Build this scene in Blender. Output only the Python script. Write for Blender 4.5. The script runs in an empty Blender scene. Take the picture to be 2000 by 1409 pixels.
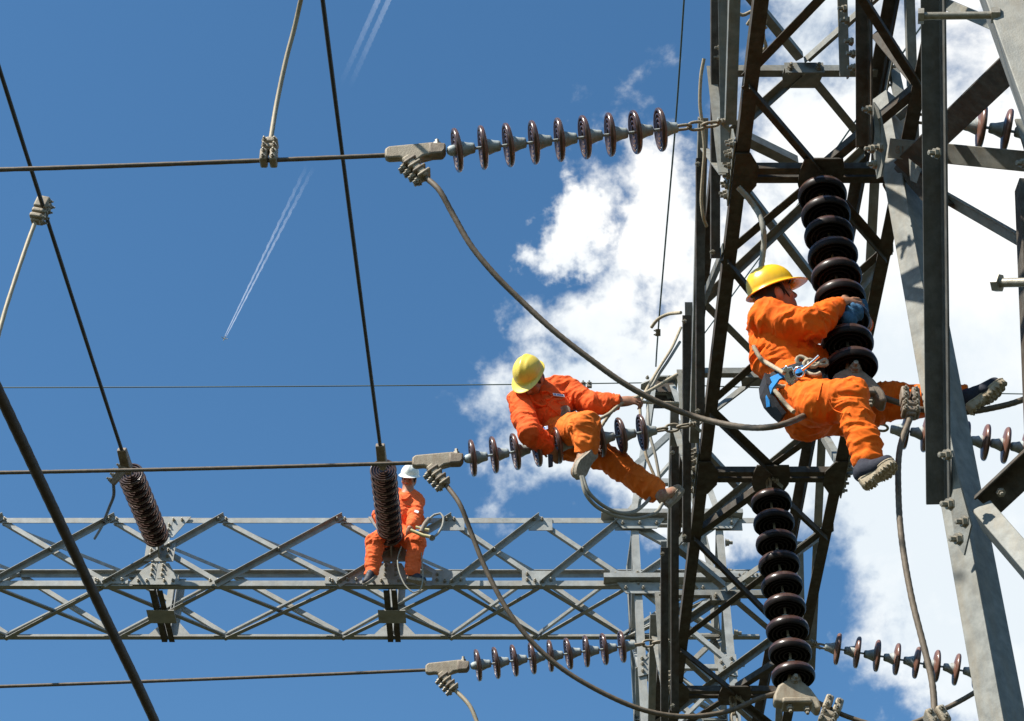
import bpy, math, random
import numpy as np
from mathutils import Vector, Matrix
random.seed(7)
sc = bpy.context.scene
COL = sc.collection
R = math.radians
# ------------------------------------------------------------------ camera, sky, sun, exposure
PITCH = R(42.0); F = 3636.0; W2, H2 = 1000.0, 704.5
CO, SI = math.cos(PITCH), math.sin(PITCH)
CAMZ = 1.6                                   # eye height; every height below is measured from the eye, then lifted
cam_d = bpy.data.cameras.new('camera'); cam = bpy.data.objects.new('camera', cam_d); COL.objects.link(cam)
cam.location = (0, 0, CAMZ); cam.rotation_euler = (R(90) + PITCH, 0, 0)
cam_d.sensor_width = 36.0; cam_d.lens = F / 2000 * 36.0
cam_d.clip_start = 0.05; cam_d.clip_end = 90000
sc.camera = cam
sc.view_settings.view_transform = 'Standard'; sc.view_settings.look = 'None'
sc.view_settings.exposure = 0.75; sc.view_settings.gamma = 1.0
try: sc.view_settings.use_curve_mapping = False
except Exception: pass

SUN = Vector((-0.52, -0.42, 0.745)).normalized()     # towards the sun
sun_el = math.asin(SUN.z); sun_az = math.atan2(SUN.x, SUN.y)
sl = bpy.data.lights.new('sun', 'SUN'); sl.energy = 5.0; sl.angle = R(0.55); sl.color = (1.0, 0.95, 0.86)
so = bpy.data.objects.new('sun', sl); COL.objects.link(so)
so.rotation_euler = (-SUN).to_track_quat('-Z', 'Y').to_euler(); so.location = (0, 0, 60)

def ray(px, py):
    x = (px - W2) / F; v = (H2 - py) / F
    return Vector((x, CO - SI * v, SI + CO * v))      # per metre of depth along the view axis

world = bpy.data.worlds.new('World'); sc.world = world; world.use_nodes = True
nt = world.node_tree; nt.nodes.clear()
def N(t, **kw):
    n = nt.nodes.new(t)
    for k, v in kw.items(): setattr(n, k, v)
    return n
L = lambda a, b: nt.links.new(a, b)
def M(op, a, b=None, c=None, clamp=False):
    n = N('ShaderNodeMath', operation=op); n.use_clamp = clamp
    for i, v in enumerate((a, b, c)):
        if v is None: continue
        if isinstance(v, (int, float)): n.inputs[i].default_value = v
        else: L(v, n.inputs[i])
    return n.outputs[0]
out = N('ShaderNodeOutputWorld'); bg = N('ShaderNodeBackground'); L(bg.outputs[0], out.inputs[0])
bg.inputs['Strength'].default_value = 0.1
sky = N('ShaderNodeTexSky'); sky.sky_type = 'NISHITA'; sky.sun_disc = False
sky.sun_elevation = sun_el; sky.sun_rotation = sun_az
sky.air_density = 1.0; sky.dust_density = 0.15; sky.ozone_density = 2.0; sky.altitude = 600
tc = N('ShaderNodeTexCoord')
nrm = N('ShaderNodeVectorMath', operation='NORMALIZE'); L(tc.outputs['Generated'], nrm.inputs[0])
D = nrm.outputs[0]
def noise(scale, detail, rough, dist=0.0, off=(0, 0, 0)):
    m = N('ShaderNodeMapping'); L(D, m.inputs[0]); m.inputs['Location'].default_value = off
    n = N('ShaderNodeTexNoise'); L(m.outputs[0], n.inputs['Vector'])
    n.inputs['Scale'].default_value = scale; n.inputs['Detail'].default_value = detail
    n.inputs['Roughness'].default_value = rough; n.inputs['Distortion'].default_value = dist
    return n.outputs['Fac']
# cumulus banks: where in the sky each bank stands (direction, angular size), plus scattered cumulus all round
BANKS = [((1790, 420), 470), ((1600, 290), 235), ((1180, 680), 190), ((1070, 455), 100), ((1240, 500), 125), ((1350, 460), 190), ((1260, 800), 240), ((1500, 760), 330),
         ((1900, 900), 330), ((1900, 1190), 265), ((1340, 950), 170), ((2250, 500), 480), ((2250, 1150), 420), ((1850, -150), 330)]
def warp(scale, amt, src, off):
    m = N('ShaderNodeMapping'); L(D, m.inputs[0]); m.inputs['Location'].default_value = off
    n = N('ShaderNodeTexNoise'); L(m.outputs[0], n.inputs['Vector']); n.inputs['Scale'].default_value = scale; n.inputs['Detail'].default_value = 6; n.inputs['Roughness'].default_value = .6
    a = N('ShaderNodeVectorMath', operation='SUBTRACT'); L(n.outputs['Color'], a.inputs[0]); a.inputs[1].default_value = (.5, .5, .5)
    b = N('ShaderNodeVectorMath', operation='SCALE'); L(a.outputs[0], b.inputs[0]); b.inputs['Scale'].default_value = amt
    c = N('ShaderNodeVectorMath', operation='ADD'); L(src, c.inputs[0]); L(b.outputs[0], c.inputs[1]); return c.outputs[0]
DW = warp(34.0, .055, warp(9.0, .17, D, (1.3, 2.2, .7)), (5.1, .3, 3.3))
field = None
for (px, py), rad in BANKS:
    c = ray(px, py).normalized()
    dt = N('ShaderNodeVectorMath', operation='DISTANCE'); L(DW, dt.inputs[0]); dt.inputs[1].default_value = c
    a = M('SUBTRACT', 1.0, M('DIVIDE', dt.outputs['Value'], rad / F))
    field = a if field is None else M('SMOOTH_MAX', field, a, 0.25)
n1 = noise(11.0, 12.0, 0.60, 0.25, (3.1, 0.4, 1.7))
n2 = noise(38.0, 10.0, 0.62, 0.3, (0.3, 5.2, 2.2))
bigc = noise(2.6, 9.0, 0.58, 0.3, (7.3, 1.1, 4.4))
scatter = M('MULTIPLY', M('SUBTRACT', bigc, 0.67), 5.0)
# the open blue stretch on the left of the gantry
cb = ray(420, 640).normalized()
db = N('ShaderNodeVectorMath', operation='DISTANCE'); L(D, db.inputs[0]); db.inputs[1].default_value = cb
scatter = M('SUBTRACT', scatter, M('MULTIPLY', M('SUBTRACT', 1.0, M('DIVIDE', db.outputs['Value'], 0.42), clamp=True), 4.0))
field = M('MAXIMUM', field, scatter)
dens = M('ADD', field, M('ADD', M('MULTIPLY', M('SUBTRACT', n1, 0.5), 1.8), M('MULTIPLY', M('SUBTRACT', n2, 0.5), 0.7)))
mr = N('ShaderNodeMapRange', interpolation_type='SMOOTHSTEP'); L(dens, mr.inputs[0])
mr.inputs[1].default_value = -0.16; mr.inputs[2].default_value = 0.40
cmask = mr.outputs[0]
n3 = noise(7.0, 7.0, 0.6, 0.2, (9.1, 3.3, 0.2))
ramp = N('ShaderNodeValToRGB'); L(n3, ramp.inputs[0])
ramp.color_ramp.elements[0].position = 0.36; ramp.color_ramp.elements[0].color = (5.0, 5.45, 5.8, 1)
ramp.color_ramp.elements[1].position = 0.60; ramp.color_ramp.elements[1].color = (6.7, 6.7, 6.6, 1)
hsv = N('ShaderNodeHueSaturation'); L(sky.outputs[0], hsv.inputs['Color'])
hsv.inputs['Hue'].default_value = 0.493; hsv.inputs['Saturation'].default_value = 1.19; hsv.inputs['Value'].default_value = 1.06
mix = N('ShaderNodeMix', data_type='RGBA'); L(cmask, mix.inputs[0]); L(hsv.outputs[0], mix.inputs[6]); L(ramp.outputs[0], mix.inputs[7])
L(mix.outputs[2], bg.inputs['Color'])

# ------------------------------------------------------------------ placing helpers (points of the real place)
LIFT = Vector((0, 0, CAMZ))
def P(px, py, d): return ray(px, py) * d + LIFT
def PY(px, py, Y): r = ray(px, py); return r * (Y / r.y) + LIFT
def PZ(px, py, Z): r = ray(px, py); return r * (Z / r.z) + LIFT
def PXp(px, py, X): r = ray(px, py); return r * (X / r.x) + LIFT
def CV(x, y, z): return Vector((x, -SI * y + CO * z, CO * y + SI * z))   # view-aligned vector (right, up, away)
def V(*a): return Vector(a)

# ------------------------------------------------------------------ materials
def mat(name, base=(.5, .5, .5), rough=.5, metal=0.0, spec=.5, noise_s=None, c2=None, bump=0.0, bump_s=60, coat=0.0, stain=None, stain_s=3.0, stain_amt=.5, lo=.35, hi=.65, alpha=None):
    m = bpy.data.materials.new(name); m.use_nodes = True
    t = m.node_tree; b = t.nodes['Principled BSDF']
    b.inputs['Base Color'].default_value = (*base, 1); b.inputs['Roughness'].default_value = rough
    b.inputs['Metallic'].default_value = metal
    b.inputs['Specular IOR Level'].default_value = spec
    if coat: b.inputs['Coat Weight'].default_value = coat; b.inputs['Coat Roughness'].default_value = .08
    geo = t.nodes.new('ShaderNodeNewGeometry')
    colsock = None
    if noise_s:
        n = t.nodes.new('ShaderNodeTexNoise'); n.inputs['Scale'].default_value = noise_s; n.inputs['Detail'].default_value = 8; n.inputs['Roughness'].default_value = .65
        t.links.new(geo.outputs['Position'], n.inputs['Vector'])
        r = t.nodes.new('ShaderNodeValToRGB'); t.links.new(n.outputs['Fac'], r.inputs[0])
        r.color_ramp.elements[0].position = lo; r.color_ramp.elements[1].position = hi
        r.color_ramp.elements[0].color = (*base, 1); r.color_ramp.elements[1].color = (*(c2 or base), 1)
        colsock = r.outputs[0]
    if stain:
        n = t.nodes.new('ShaderNodeTexNoise'); n.inputs['Scale'].default_value = stain_s; n.inputs['Detail'].default_value = 10; n.inputs['Roughness'].default_value = .7
        mpg = t.nodes.new('ShaderNodeMapping'); mpg.inputs['Scale'].default_value = (1.6, 1.6, .35); t.links.new(geo.outputs['Position'], mpg.inputs[0])
        t.links.new(mpg.outputs[0], n.inputs['Vector'])
        mr = t.nodes.new('ShaderNodeMapRange'); t.links.new(n.outputs['Fac'], mr.inputs[0])
        mr.inputs[1].default_value = .46; mr.inputs[2].default_value = .7; mr.inputs[3].default_value = 0; mr.inputs[4].default_value = stain_amt
        mx = t.nodes.new('ShaderNodeMix'); mx.data_type = 'RGBA'; t.links.new(mr.outputs[0], mx.inputs[0])
        if colsock: t.links.new(colsock, mx.inputs[6])
        else: mx.inputs[6].default_value = (*base, 1)
        mx.inputs[7].default_value = (*stain, 1); colsock = mx.outputs[2]
    if colsock: t.links.new(colsock, b.inputs['Base Color'])
    if bump:
        n = t.nodes.new('ShaderNodeTexNoise'); n.inputs['Scale'].default_value = bump_s; n.inputs['Detail'].default_value = 6
        t.links.new(geo.outputs['Position'], n.inputs['Vector'])
        bp = t.nodes.new('ShaderNodeBump'); bp.inputs['Strength'].default_value = bump; bp.inputs['Distance'].default_value = .01
        t.links.new(n.outputs['Fac'], bp.inputs['Height']); t.links.new(bp.outputs[0], b.inputs['Normal'])
    return m
MT = {}
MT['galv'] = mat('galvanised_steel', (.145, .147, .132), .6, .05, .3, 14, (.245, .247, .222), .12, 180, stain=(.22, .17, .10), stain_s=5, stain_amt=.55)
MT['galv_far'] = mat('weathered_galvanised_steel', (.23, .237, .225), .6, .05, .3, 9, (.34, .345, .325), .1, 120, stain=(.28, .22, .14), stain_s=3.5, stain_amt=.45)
MT['dusty'] = mat('dusty_shaded_steel', (.054, .048, .040), .75, .0, .2, 16, (.105, .096, .080), .18, 200, stain=(.065, .036, .018), stain_s=6, stain_amt=.8)  # dusty brown steel, also used where underside shade is put into colour
MT['galv_shaded'] = mat('shaded_grey_steel', (.075, .074, .067), .65, .0, .25, 14, (.12, .118, .107), .15, 180, stain=(.07, .052, .034), stain_s=6, stain_amt=.6)  # galvanised steel with the knee brace's shade put into its colour
MT['bolt'] = mat('bolt_zinc', (.33, .30, .24), .5, .35, .4, 60, (.22, .19, .14), .1, 300)
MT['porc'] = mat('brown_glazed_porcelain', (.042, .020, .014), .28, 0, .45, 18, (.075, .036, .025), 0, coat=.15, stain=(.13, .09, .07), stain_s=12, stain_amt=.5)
MT['porc_top'] = mat('dusty_sunlit_glaze', (.15, .066, .045), .30, 0, .45, 18, (.20, .10, .072), 0, coat=.15, stain=(.24, .17, .13), stain_s=12, stain_amt=.5)  # paler upper glaze: dust, plus the sunlit tone put into the colour
MT['porc_shaded'] = mat('shaded_porcelain', (.007, .005, .004), .45, 0, .15, 18, (.013, .008, .007), 0, coat=.0, stain=(.025, .018, .015), stain_s=14, stain_amt=.3)  # hanging discs: shade of their undersides put into the porcelain colour
MT['cap'] = mat('insulator_cap_iron', (.30, .345, .34), .55, .1, .35, 40, (.42, .46, .45), .2, 200, stain=(.16, .11, .07), stain_s=18, stain_amt=.6)
MT['alu'] = mat('cast_aluminium', (.25, .21, .15), .6, .1, .4, 20, (.34, .29, .21), .25, 160, stain=(.18, .12, .07), stain_s=10, stain_amt=.6)
MT['fitting'] = mat('dark_cast_fitting', (.17, .135, .10), .65, .05, .35, 25, (.27, .22, .165), .3, 150, stain=(.09, .05, .03), stain_s=9, stain_amt=.6)
MT['cable'] = mat('weathered_aluminium_strand', (.10, .077, .053), .65, .1, .35, 30, (.16, .125, .088), .1, 300)
MT['cable_dark'] = mat('blackened_strand', (.035, .033, .03), .6, .1, .4, 30, (.06, .055, .05))
MT['cable_brown'] = mat('dark_brown_strand', (.045, .03, .022), .65, .05, .4, 30, (.07, .05, .038))
MT['cable_tan'] = mat('tan_strand', (.30, .25, .17), .6, .1, .4, 30, (.38, .32, .22), .1, 300)
MT['wire'] = mat('earth_wire_steel', (.10, .13, .115), .5, .3, .4)
MT['rope'] = mat('natural_fibre_rope', (.34, .28, .19), .85, 0, .2, 50, (.46, .39, .28), .3, 300)
MT['rope_grey'] = mat('grey_plastic_sheathed_rope', (.24, .23, .19), .6, 0, .3, 40, (.32, .30, .25))
def cloth(name, base, c2):
    m = mat(name, base, .85, 0, .2, 22, c2, .25, 700, lo=.3, hi=.75, stain=tuple(x * .6 + .02 for x in base), stain_s=7, stain_amt=.35)
    t = m.node_tree; b = t.nodes['Principled BSDF']; old = b.inputs['Normal'].links[0].from_socket
    g_ = t.nodes.new('ShaderNodeNewGeometry'); n = t.nodes.new('ShaderNodeTexNoise'); n.inputs['Scale'].default_value = 13; n.inputs['Detail'].default_value = 3; n.inputs['Distortion'].default_value = 1.2
    try: n.noise_type = 'RIDGED_MULTIFRACTAL'
    except Exception: pass
    t.links.new(g_.outputs['Position'], n.inputs['Vector'])
    bp = t.nodes.new('ShaderNodeBump'); bp.inputs['Strength'].default_value = .8; bp.inputs['Distance'].default_value = .014
    t.links.new(n.outputs['Fac'], bp.inputs['Height']); t.links.new(old, bp.inputs['Normal']); t.links.new(bp.outputs[0], b.inputs['Normal'])
    return m
MT['org_bright'] = cloth('bright_orange_cotton', (.86, .125, .005), (.95, .155, .007))
MT['org_trouser'] = cloth('orange_cotton_trouser', (.84, .135, .008), (.93, .17, .011))
MT['org_red'] = cloth('red_orange_cotton', (.80, .105, .018), (.90, .135, .026))
MT['org_fade'] = cloth('faded_orange_cotton', (.80, .165, .020), (.88, .205, .028))
MT['org_far'] = cloth('washed_orange_cotton', (.82, .135, .035), (.90, .17, .05))
MT['skin'] = mat('skin', (.34, .155, .085), .55, 0, .4, 30, (.40, .19, .11), .1, 400)
MT['hair'] = mat('black_hair', (.012, .010, .009), .5, 0, .4)
MT['eye'] = mat('eye_dark', (.02, .014, .012), .2)
MT['yellow'] = mat('yellow_plastic_helmet', (.88, .50, .012), .3, 0, .5, 12, (.92, .56, .02), .05, 90, stain=(.55, .33, .05), stain_s=16, stain_amt=.35)
MT['pale_yellow'] = mat('faded_yellow_plastic_helmet', (.80, .58, .07), .35, 0, .5, 12, (.86, .64, .10), .05, 90, stain=(.50, .36, .10), stain_s=18, stain_amt=.4)
MT['white'] = mat('white_plastic_helmet', (.78, .77, .70), .35, 0, .5, 14, (.84, .83, .77), stain=(.6, .56, .46), stain_s=18, stain_amt=.3)
MT['navy'] = mat('navy_canvas', (.020, .022, .034), .85, 0, .3, 60, (.036, .038, .05), .2, 500)
MT['black'] = mat('black_webbing', (.016, .016, .018), .7, 0, .3, 60, (.03, .03, .032), .3, 500)
MT['sole'] = mat('dusty_rubber_sole', (.40, .32, .215), .85, 0, .2, 40, (.50, .42, .30), .3, 200, stain=(.25, .18, .11), stain_s=25, stain_amt=.6)
MT['sole_grey'] = mat('grey_rubber_sole', (.22, .18, .135), .85, 0, .2, 40, (.36, .32, .26), .25, 200, stain=(.2, .16, .12), stain_s=20, stain_amt=.4)
MT['shoe_tan'] = mat('tan_worn_canvas_shoe', (.26, .18, .115), .85, 0, .2, 40, (.38, .29, .20), .3, 300, stain=(.35, .05, .03), stain_s=26, stain_amt=.8)
MT['shoe_black'] = mat('black_shoe', (.02, .022, .028), .6, 0, .4, 50, (.035, .037, .045))
MT['blue'] = mat('blue_webbing', (.012, .17, .46), .75, 0, .3, 60, (.02, .23, .55), .3, 500)
MT['rag'] = mat('blue_rag_cloth', (.035, .10, .19), .9, 0, .2, 40, (.07, .17, .29), .4, 300)
MT['chrome'] = mat('polished_steel', (.80, .80, .80), .22, .9, .5, 60, (.7, .7, .7))
MT['tag'] = mat('white_cloth_label', (.80, .80, .80), .8, 0, .2)
MT['tag_blue'] = mat('blue_print', (.08, .12, .40), .8, 0, .2)
MT['tool'] = mat('yellow_tool_handle', (.55, .47, .22), .6, 0, .3, 30, (.62, .55, .30))
MT['ground'] = mat('gravel_and_grass_ground', (.048, .040, .027), .95, 0, .1, .6, (.032, .044, .018), .5, 12, stain=(.065, .055, .04), stain_s=.15, stain_amt=.5)
MT['concrete'] = mat('footing_concrete', (.32, .31, .28), .9, 0, .2, 6, (.4, .39, .36), .2, 40)

# ------------------------------------------------------------------ object helpers
def base_of(p):
    return p['_o'] if '_o' in p else None
ORG = {}
def wloc(o): return ORG.get(o.name, Vector((0, 0, 0)))
def mesh_obj(name, vs, fs, m, parent=None, smooth=False, origin=None, mats=None, fmi=None, angle=None):
    arr = np.asarray([tuple(v) for v in vs] if not isinstance(vs, np.ndarray) else vs, dtype=float)
    o0 = Vector(origin) if origin is not None else Vector(((arr.min(0) + arr.max(0)) / 2).tolist())
    me = bpy.data.meshes.new(name); me.from_pydata((arr - np.array(o0)).tolist(), [], [list(f) for f in fs] if not isinstance(fs, np.ndarray) else fs.tolist()); me.update()
    for mm in (mats or [m]): me.materials.append(mm)
    if fmi is not None: me.polygons.foreach_set('material_index', np.asarray(fmi, dtype=np.int32))
    if smooth:
        me.polygons.foreach_set('use_smooth', [True] * len(me.polygons))
        if angle is not None:
            try: me.set_sharp_from_angle(angle=R(angle))
            except Exception: pass
    o = bpy.data.objects.new(name, me); COL.objects.link(o)
    put(o, o0, parent); return o
def put(o, w, parent=None):
    ORG[o.name] = Vector(w)
    if parent is not None: o.parent = parent; o.location = Vector(w) - wloc(parent)
    else: o.location = Vector(w)
def share(src, name, w, rot=None, parent=None, scale=None):
    o = bpy.data.objects.new(name, src); COL.objects.link(o)
    put(o, w, parent)
    if rot is not None: o.rotation_euler = rot.to_euler()
    if scale: o.scale = (scale,) * 3
    return o
def thing(name, label, cat, loc, group=None):
    o = bpy.data.objects.new(name, None); COL.objects.link(o); o.empty_display_size = .2
    put(o, loc); tag(o, label, cat, group); return o
def tag(o, label, cat, group=None):
    o['label'] = label; o['category'] = cat
    if group: o['group'] = group
    return o
def frame(a, u):
    a = Vector(a).normalized(); u = Vector(u); u = (u - a * u.dot(a)).normalized(); return a, u, a.cross(u)
def angle_bar(name, p0, p1, w, t, u, n, m, parent, w2=None, bevel=False):
    """L-section steel from p0 to p1: one leg lies along u, the other along n, the corner on the line"""
    p0, p1 = Vector(p0), Vector(p1); a, u, b = frame(p1 - p0, u); n = Vector(n); s = 1 if b.dot(n) >= 0 else -1; b = b * s
    w2 = w2 or w
    prof = [(0, 0), (w, 0), (w, t), (t * 1.6, t), (t, t * 1.6), (t, w2), (0, w2)]
    k = len(prof); vs = [p + u * x + b * y for p in (p0, p1) for x, y in prof]
    fs = [(i, (i + 1) % k, k + (i + 1) % k, k + i) for i in range(k)]
    fs += [(0, 4, 3, 2, 1), (0, 6, 5, 4), (k, k + 1, k + 2, k + 3, k + 4), (k, k + 4, k + 5, k + 6)]
    if s < 0: fs = [f[::-1] for f in fs]
    o = mesh_obj(name, vs, fs, m, parent)
    if bevel:
        md = o.modifiers.new('bevel', 'BEVEL'); md.width = .004; md.segments = 2; md.limit_method = 'ANGLE'; md.angle_limit = R(50)
    return o
def prism(name, pts, thick, m, parent, nrm, bevel=0.0, seg=2):
    """flat plate: outline points in order, extruded by thick along nrm (centred)"""
    nrm = Vector(nrm).normalized(); k = len(pts); pts = [Vector(p) for p in pts]
    vs = [p + nrm * thick / 2 for p in pts] + [p - nrm * thick / 2 for p in pts]
    ar = Vector((0, 0, 0))
    for i in range(k): ar += (pts[i] - pts[0]).cross(pts[(i + 1) % k] - pts[0])
    top = list(range(k)); bot = list(range(2 * k - 1, k - 1, -1)); side = [(i, k + i, k + (i + 1) % k, (i + 1) % k) for i in range(k)]
    fs = [top, bot] + side
    if ar.dot(nrm) < 0: fs = [list(f)[::-1] for f in fs]
    o = mesh_obj(name, vs, fs, m, parent, smooth=bevel > 0, angle=40)
    if bevel:
        md = o.modifiers.new('bevel', 'BEVEL'); md.width = bevel; md.segments = seg; md.limit_method = 'ANGLE'; md.angle_limit = R(30)
    return o
def lathe(prof, n):
    vs, fs = [], []
    rows = []
    for r, z in prof:
        if r < 1e-6: rows.append([len(vs)]); vs.append((0, 0, z))
        else:
            rows.append(list(range(len(vs), len(vs) + n)))
            vs += [(r * math.cos(2 * math.pi * i / n), r * math.sin(2 * math.pi * i / n), z) for i in range(n)]
    for a, b in zip(rows[:-1], rows[1:]):
        for i in range(n):
            j = (i + 1) % n
            if len(a) == 1 and len(b) == 1: continue
            if len(a) == 1: fs.append((a[0], b[j], b[i]))
            elif len(b) == 1: fs.append((a[i], a[j], b[0]))
            else: fs.append((a[i], a[j], b[j], b[i]))
    return vs, fs
def raw_mesh(name, vs, fs, m, smooth=True, ang=None):
    me = bpy.data.meshes.new(name); me.from_pydata([tuple(v) for v in vs], [], fs); me.update(); me.materials.append(m)
    if smooth:
        me.polygons.foreach_set('use_smooth', [True] * len(me.polygons))
        if ang:
            try: me.set_sharp_from_angle(angle=R(ang))
            except Exception: pass
    return me
def catmull(pts, step):
    pts = [Vector(p) for p in pts]; ext = [pts[0] * 2 - pts[1]] + pts + [pts[-1] * 2 - pts[-2]]
    res = []
    for i in range(1, len(ext) - 2):
        p0, p1, p2, p3 = ext[i - 1:i + 3]; n = max(1, int((p2 - p1).length / step))
        for k in range(n):
            t = k / n
            res.append(.5 * ((2 * p1) + (p2 - p0) * t + (2 * p0 - 5 * p1 + 4 * p2 - p3) * t * t + (3 * p1 - p0 - 3 * p2 + p3) * t ** 3))
    res.append(pts[-1]); return res
def tube_geo(pts, r, sides=10, lobes=0, pitch=.2, depth=.12):
    pts = [Vector(p) for p in pts]; vs, fs = [], []
    a = (pts[1] - pts[0]).normalized(); u = a.orthogonal().normalized(); s = 0
    for i, p in enumerate(pts):
        t = (pts[min(i + 1, len(pts) - 1)] - pts[max(i - 1, 0)]).normalized()
        u = (u - t * u.dot(t)).normalized(); b = t.cross(u)
        if i: s += (p - pts[i - 1]).length
        for k in range(sides):
            ph = 2 * math.pi * k / sides
            rr = r[i] if isinstance(r, list) else r
            if lobes: rr *= 1 - depth + depth * 1.3 * abs(math.cos(lobes * .5 * (ph + 2 * math.pi * s / pitch)))
            vs.append(p + (u * math.cos(ph) + b * math.sin(ph)) * rr)
    for i in range(len(pts) - 1):
        for k in range(sides):
            j = (k + 1) % sides; fs.append((i * sides + k, i * sides + j, (i + 1) * sides + j, (i + 1) * sides + k))
    fs.append(tuple(range(sides))[::-1]); fs.append(tuple(range((len(pts) - 1) * sides, len(pts) * sides)))
    return vs, fs
def tube(name, pts, r, m, parent=None, sides=10, lobes=0, pitch=.2, step=.06, depth=.12, raw=False):
    q = [Vector(p) for p in pts] if raw else catmull(pts, step)
    vs, fs = tube_geo(q, r, sides, lobes, pitch, depth)
    return mesh_obj(name, vs, fs, m, parent, smooth=True, angle=70)
def sag(p0, p1, drop, n=24):
    p0, p1 = Vector(p0), Vector(p1)
    return [p0.lerp(p1, i / n) - Vector((0, 0, 4 * drop * (i / n) * (1 - i / n))) for i in range(n + 1)]
Z_TO = lambda d: Vector(d).to_track_quat('Z', 'Y').to_matrix()

# shared small meshes: bolt with washer, nut and thread end (along +z)
bv, bf = lathe([(0, 0), (.030, 0), (.030, .006), (.024, .006), (.024, .026), (.013, .026), (.013, .052), (0, .055)], 6)
ME_BOLT = raw_mesh('bolt', bv, bf, MT['bolt'], False)
def bolt(parent, p, d, s=1.0, name='bolt'): return share(ME_BOLT, name, p, Z_TO(d), parent, s)

# ------------------------------------------------------------------ ground
g = 30000
gv = [(-g, -g, 0), (g, -g, 0), (g, g, 0), (-g, g, 0)]
o = mesh_obj('ground', gv, [(0, 1, 2, 3)], MT['ground'], origin=(0, 0, 0)); o['kind'] = 'structure'

# ------------------------------------------------------------------ near lattice beam, running away overhead on the right
H = 8.4
XL, XR, XC = .16 * H, .286 * H, .2231 * H
ZB, ZT = H + CAMZ, 1.126 * H + CAMZ
FR = [.56 * H, .91 * H, 1.26 * H, 1.61 * H, 1.96 * H]         # cross frames along the beam
NB = .085 * H
beam = thing('lattice_beam', 'dark brown lattice steel beam running overhead that carries the hanging insulator strings', 'lattice beam', (XC, 11, ZB))
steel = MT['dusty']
Y0, Y1 = 3.0, 17.45
for (x, z, u, n) in ((XL, ZB, V(1, 0, 0), V(0, 0, 1)), (XR, ZB, V(-1, 0, 0), V(0, 0, 1)), (XL, ZT, V(1, 0, 0), V(0, 0, -1)), (XR, ZT, V(-1, 0, 0), V(0, 0, -1))):
    angle_bar('chord', (x, Y0, z), (x, Y1, z), .083, .010, u, n, steel, beam)
BW = .056
def face_panels(A, B, inn, outn, m, even):
    """X and short lacing on one face: A(y) and B(y) give the two chord lines"""
    mid = lambda y: (A(y) + B(y)) / 2
    for i, f in enumerate(FR):
        for sgn in (-1, 1):
            y = f + sgn * NB
            if not Y0 < y < Y1: continue
            for k, C_ in enumerate((A, B)):
                p, q = mid(f + sgn * .06), C_(y)
                angle_bar('brace', p + outn * .012, q + outn * .012, BW, .007, (A(0) - B(0)) * (1 if (k + i) % 2 else -1), inn if (k + (sgn > 0)) % 2 else outn, m, beam)
        if i + 1 < len(FR):
            ya, yb = f + NB, FR[i + 1] - NB
            angle_bar('brace', A(ya) + outn * .013, B(yb) + outn * .013, BW, .007, V(0, 1, 0), outn, m, beam)
            angle_bar('brace', B(ya) - outn * .013, A(yb) - outn * .013, BW, .007, V(0, -1, 0), inn, m, beam)
up, dn = V(0, 0, 1), V(0, 0, -1)
fn = lambda x, z: (lambda y: V(x, y, z))
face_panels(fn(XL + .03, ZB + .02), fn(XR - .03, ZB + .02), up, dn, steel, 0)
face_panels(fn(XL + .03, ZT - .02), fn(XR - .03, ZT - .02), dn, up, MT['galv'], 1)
# side faces: long crossed lacing between bottom and top chord
def side_face(x, out, m):
    for i, f in enumerate(FR):
        for sgn in (-1, 1):
            y = f + sgn * .42
            angle_bar('brace', (x + out * .02, f + sgn * .05, ZB + .06), (x + out * .02, y + sgn * .30, ZT + .0), BW, .007, V(0, 1, 0), V(out, 0, 0), m, beam)
        if i + 1 < len(FR):
            ya, yb = f + .62, FR[i + 1] - .62
            angle_bar('brace', (x + out * .09, yb + .18, ZB - .05), (x + out * .09, ya - .06, ZT + .12), .066, .007, V(0, 1, 0), V(-out, 0, 0), m, beam)
            angle_bar('brace', (x + out * .012, ya, ZB + .04), (x + out * .012, yb, ZT - .04), BW, .007, V(0, 1, 0), V(-out, 0, 0), m, beam)
        angle_bar('post', (x + out * .03, f + .0, ZB + .02), (x + out * .03, f + .0, ZT - .02), .06, .007, V(0, 1, 0), V(out, 0, 0), m, beam)
side_face(XL, -1, MT['galv']); side_face(XR, 1, MT['galv'])
# extra outer lacing pieces seen edge-on along the left side
for (px, ya, yb, X) in ((1389, -60, 505, 1.27), (1418, -60, 160, 1.36), (1360, 309, 815, 1.24), (1334, 616, 1060, 1.22), (1291, 1070, 1500, 1.15), (1311, 872, 1390, 1.2)):
    angle_bar('brace', PXp(px, ya, X), PXp(px, yb, X), .058, .007, CV(1, 0, 0), CV(0, 0, 1), steel, beam)
    for yy in (ya + 12, yb - 12):
        if 0 < yy < 1400: bolt(beam, PXp(px + 3, yy, X) + CV(0, 0, -.005), CV(-.5, 0, -.86), .62)
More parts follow.
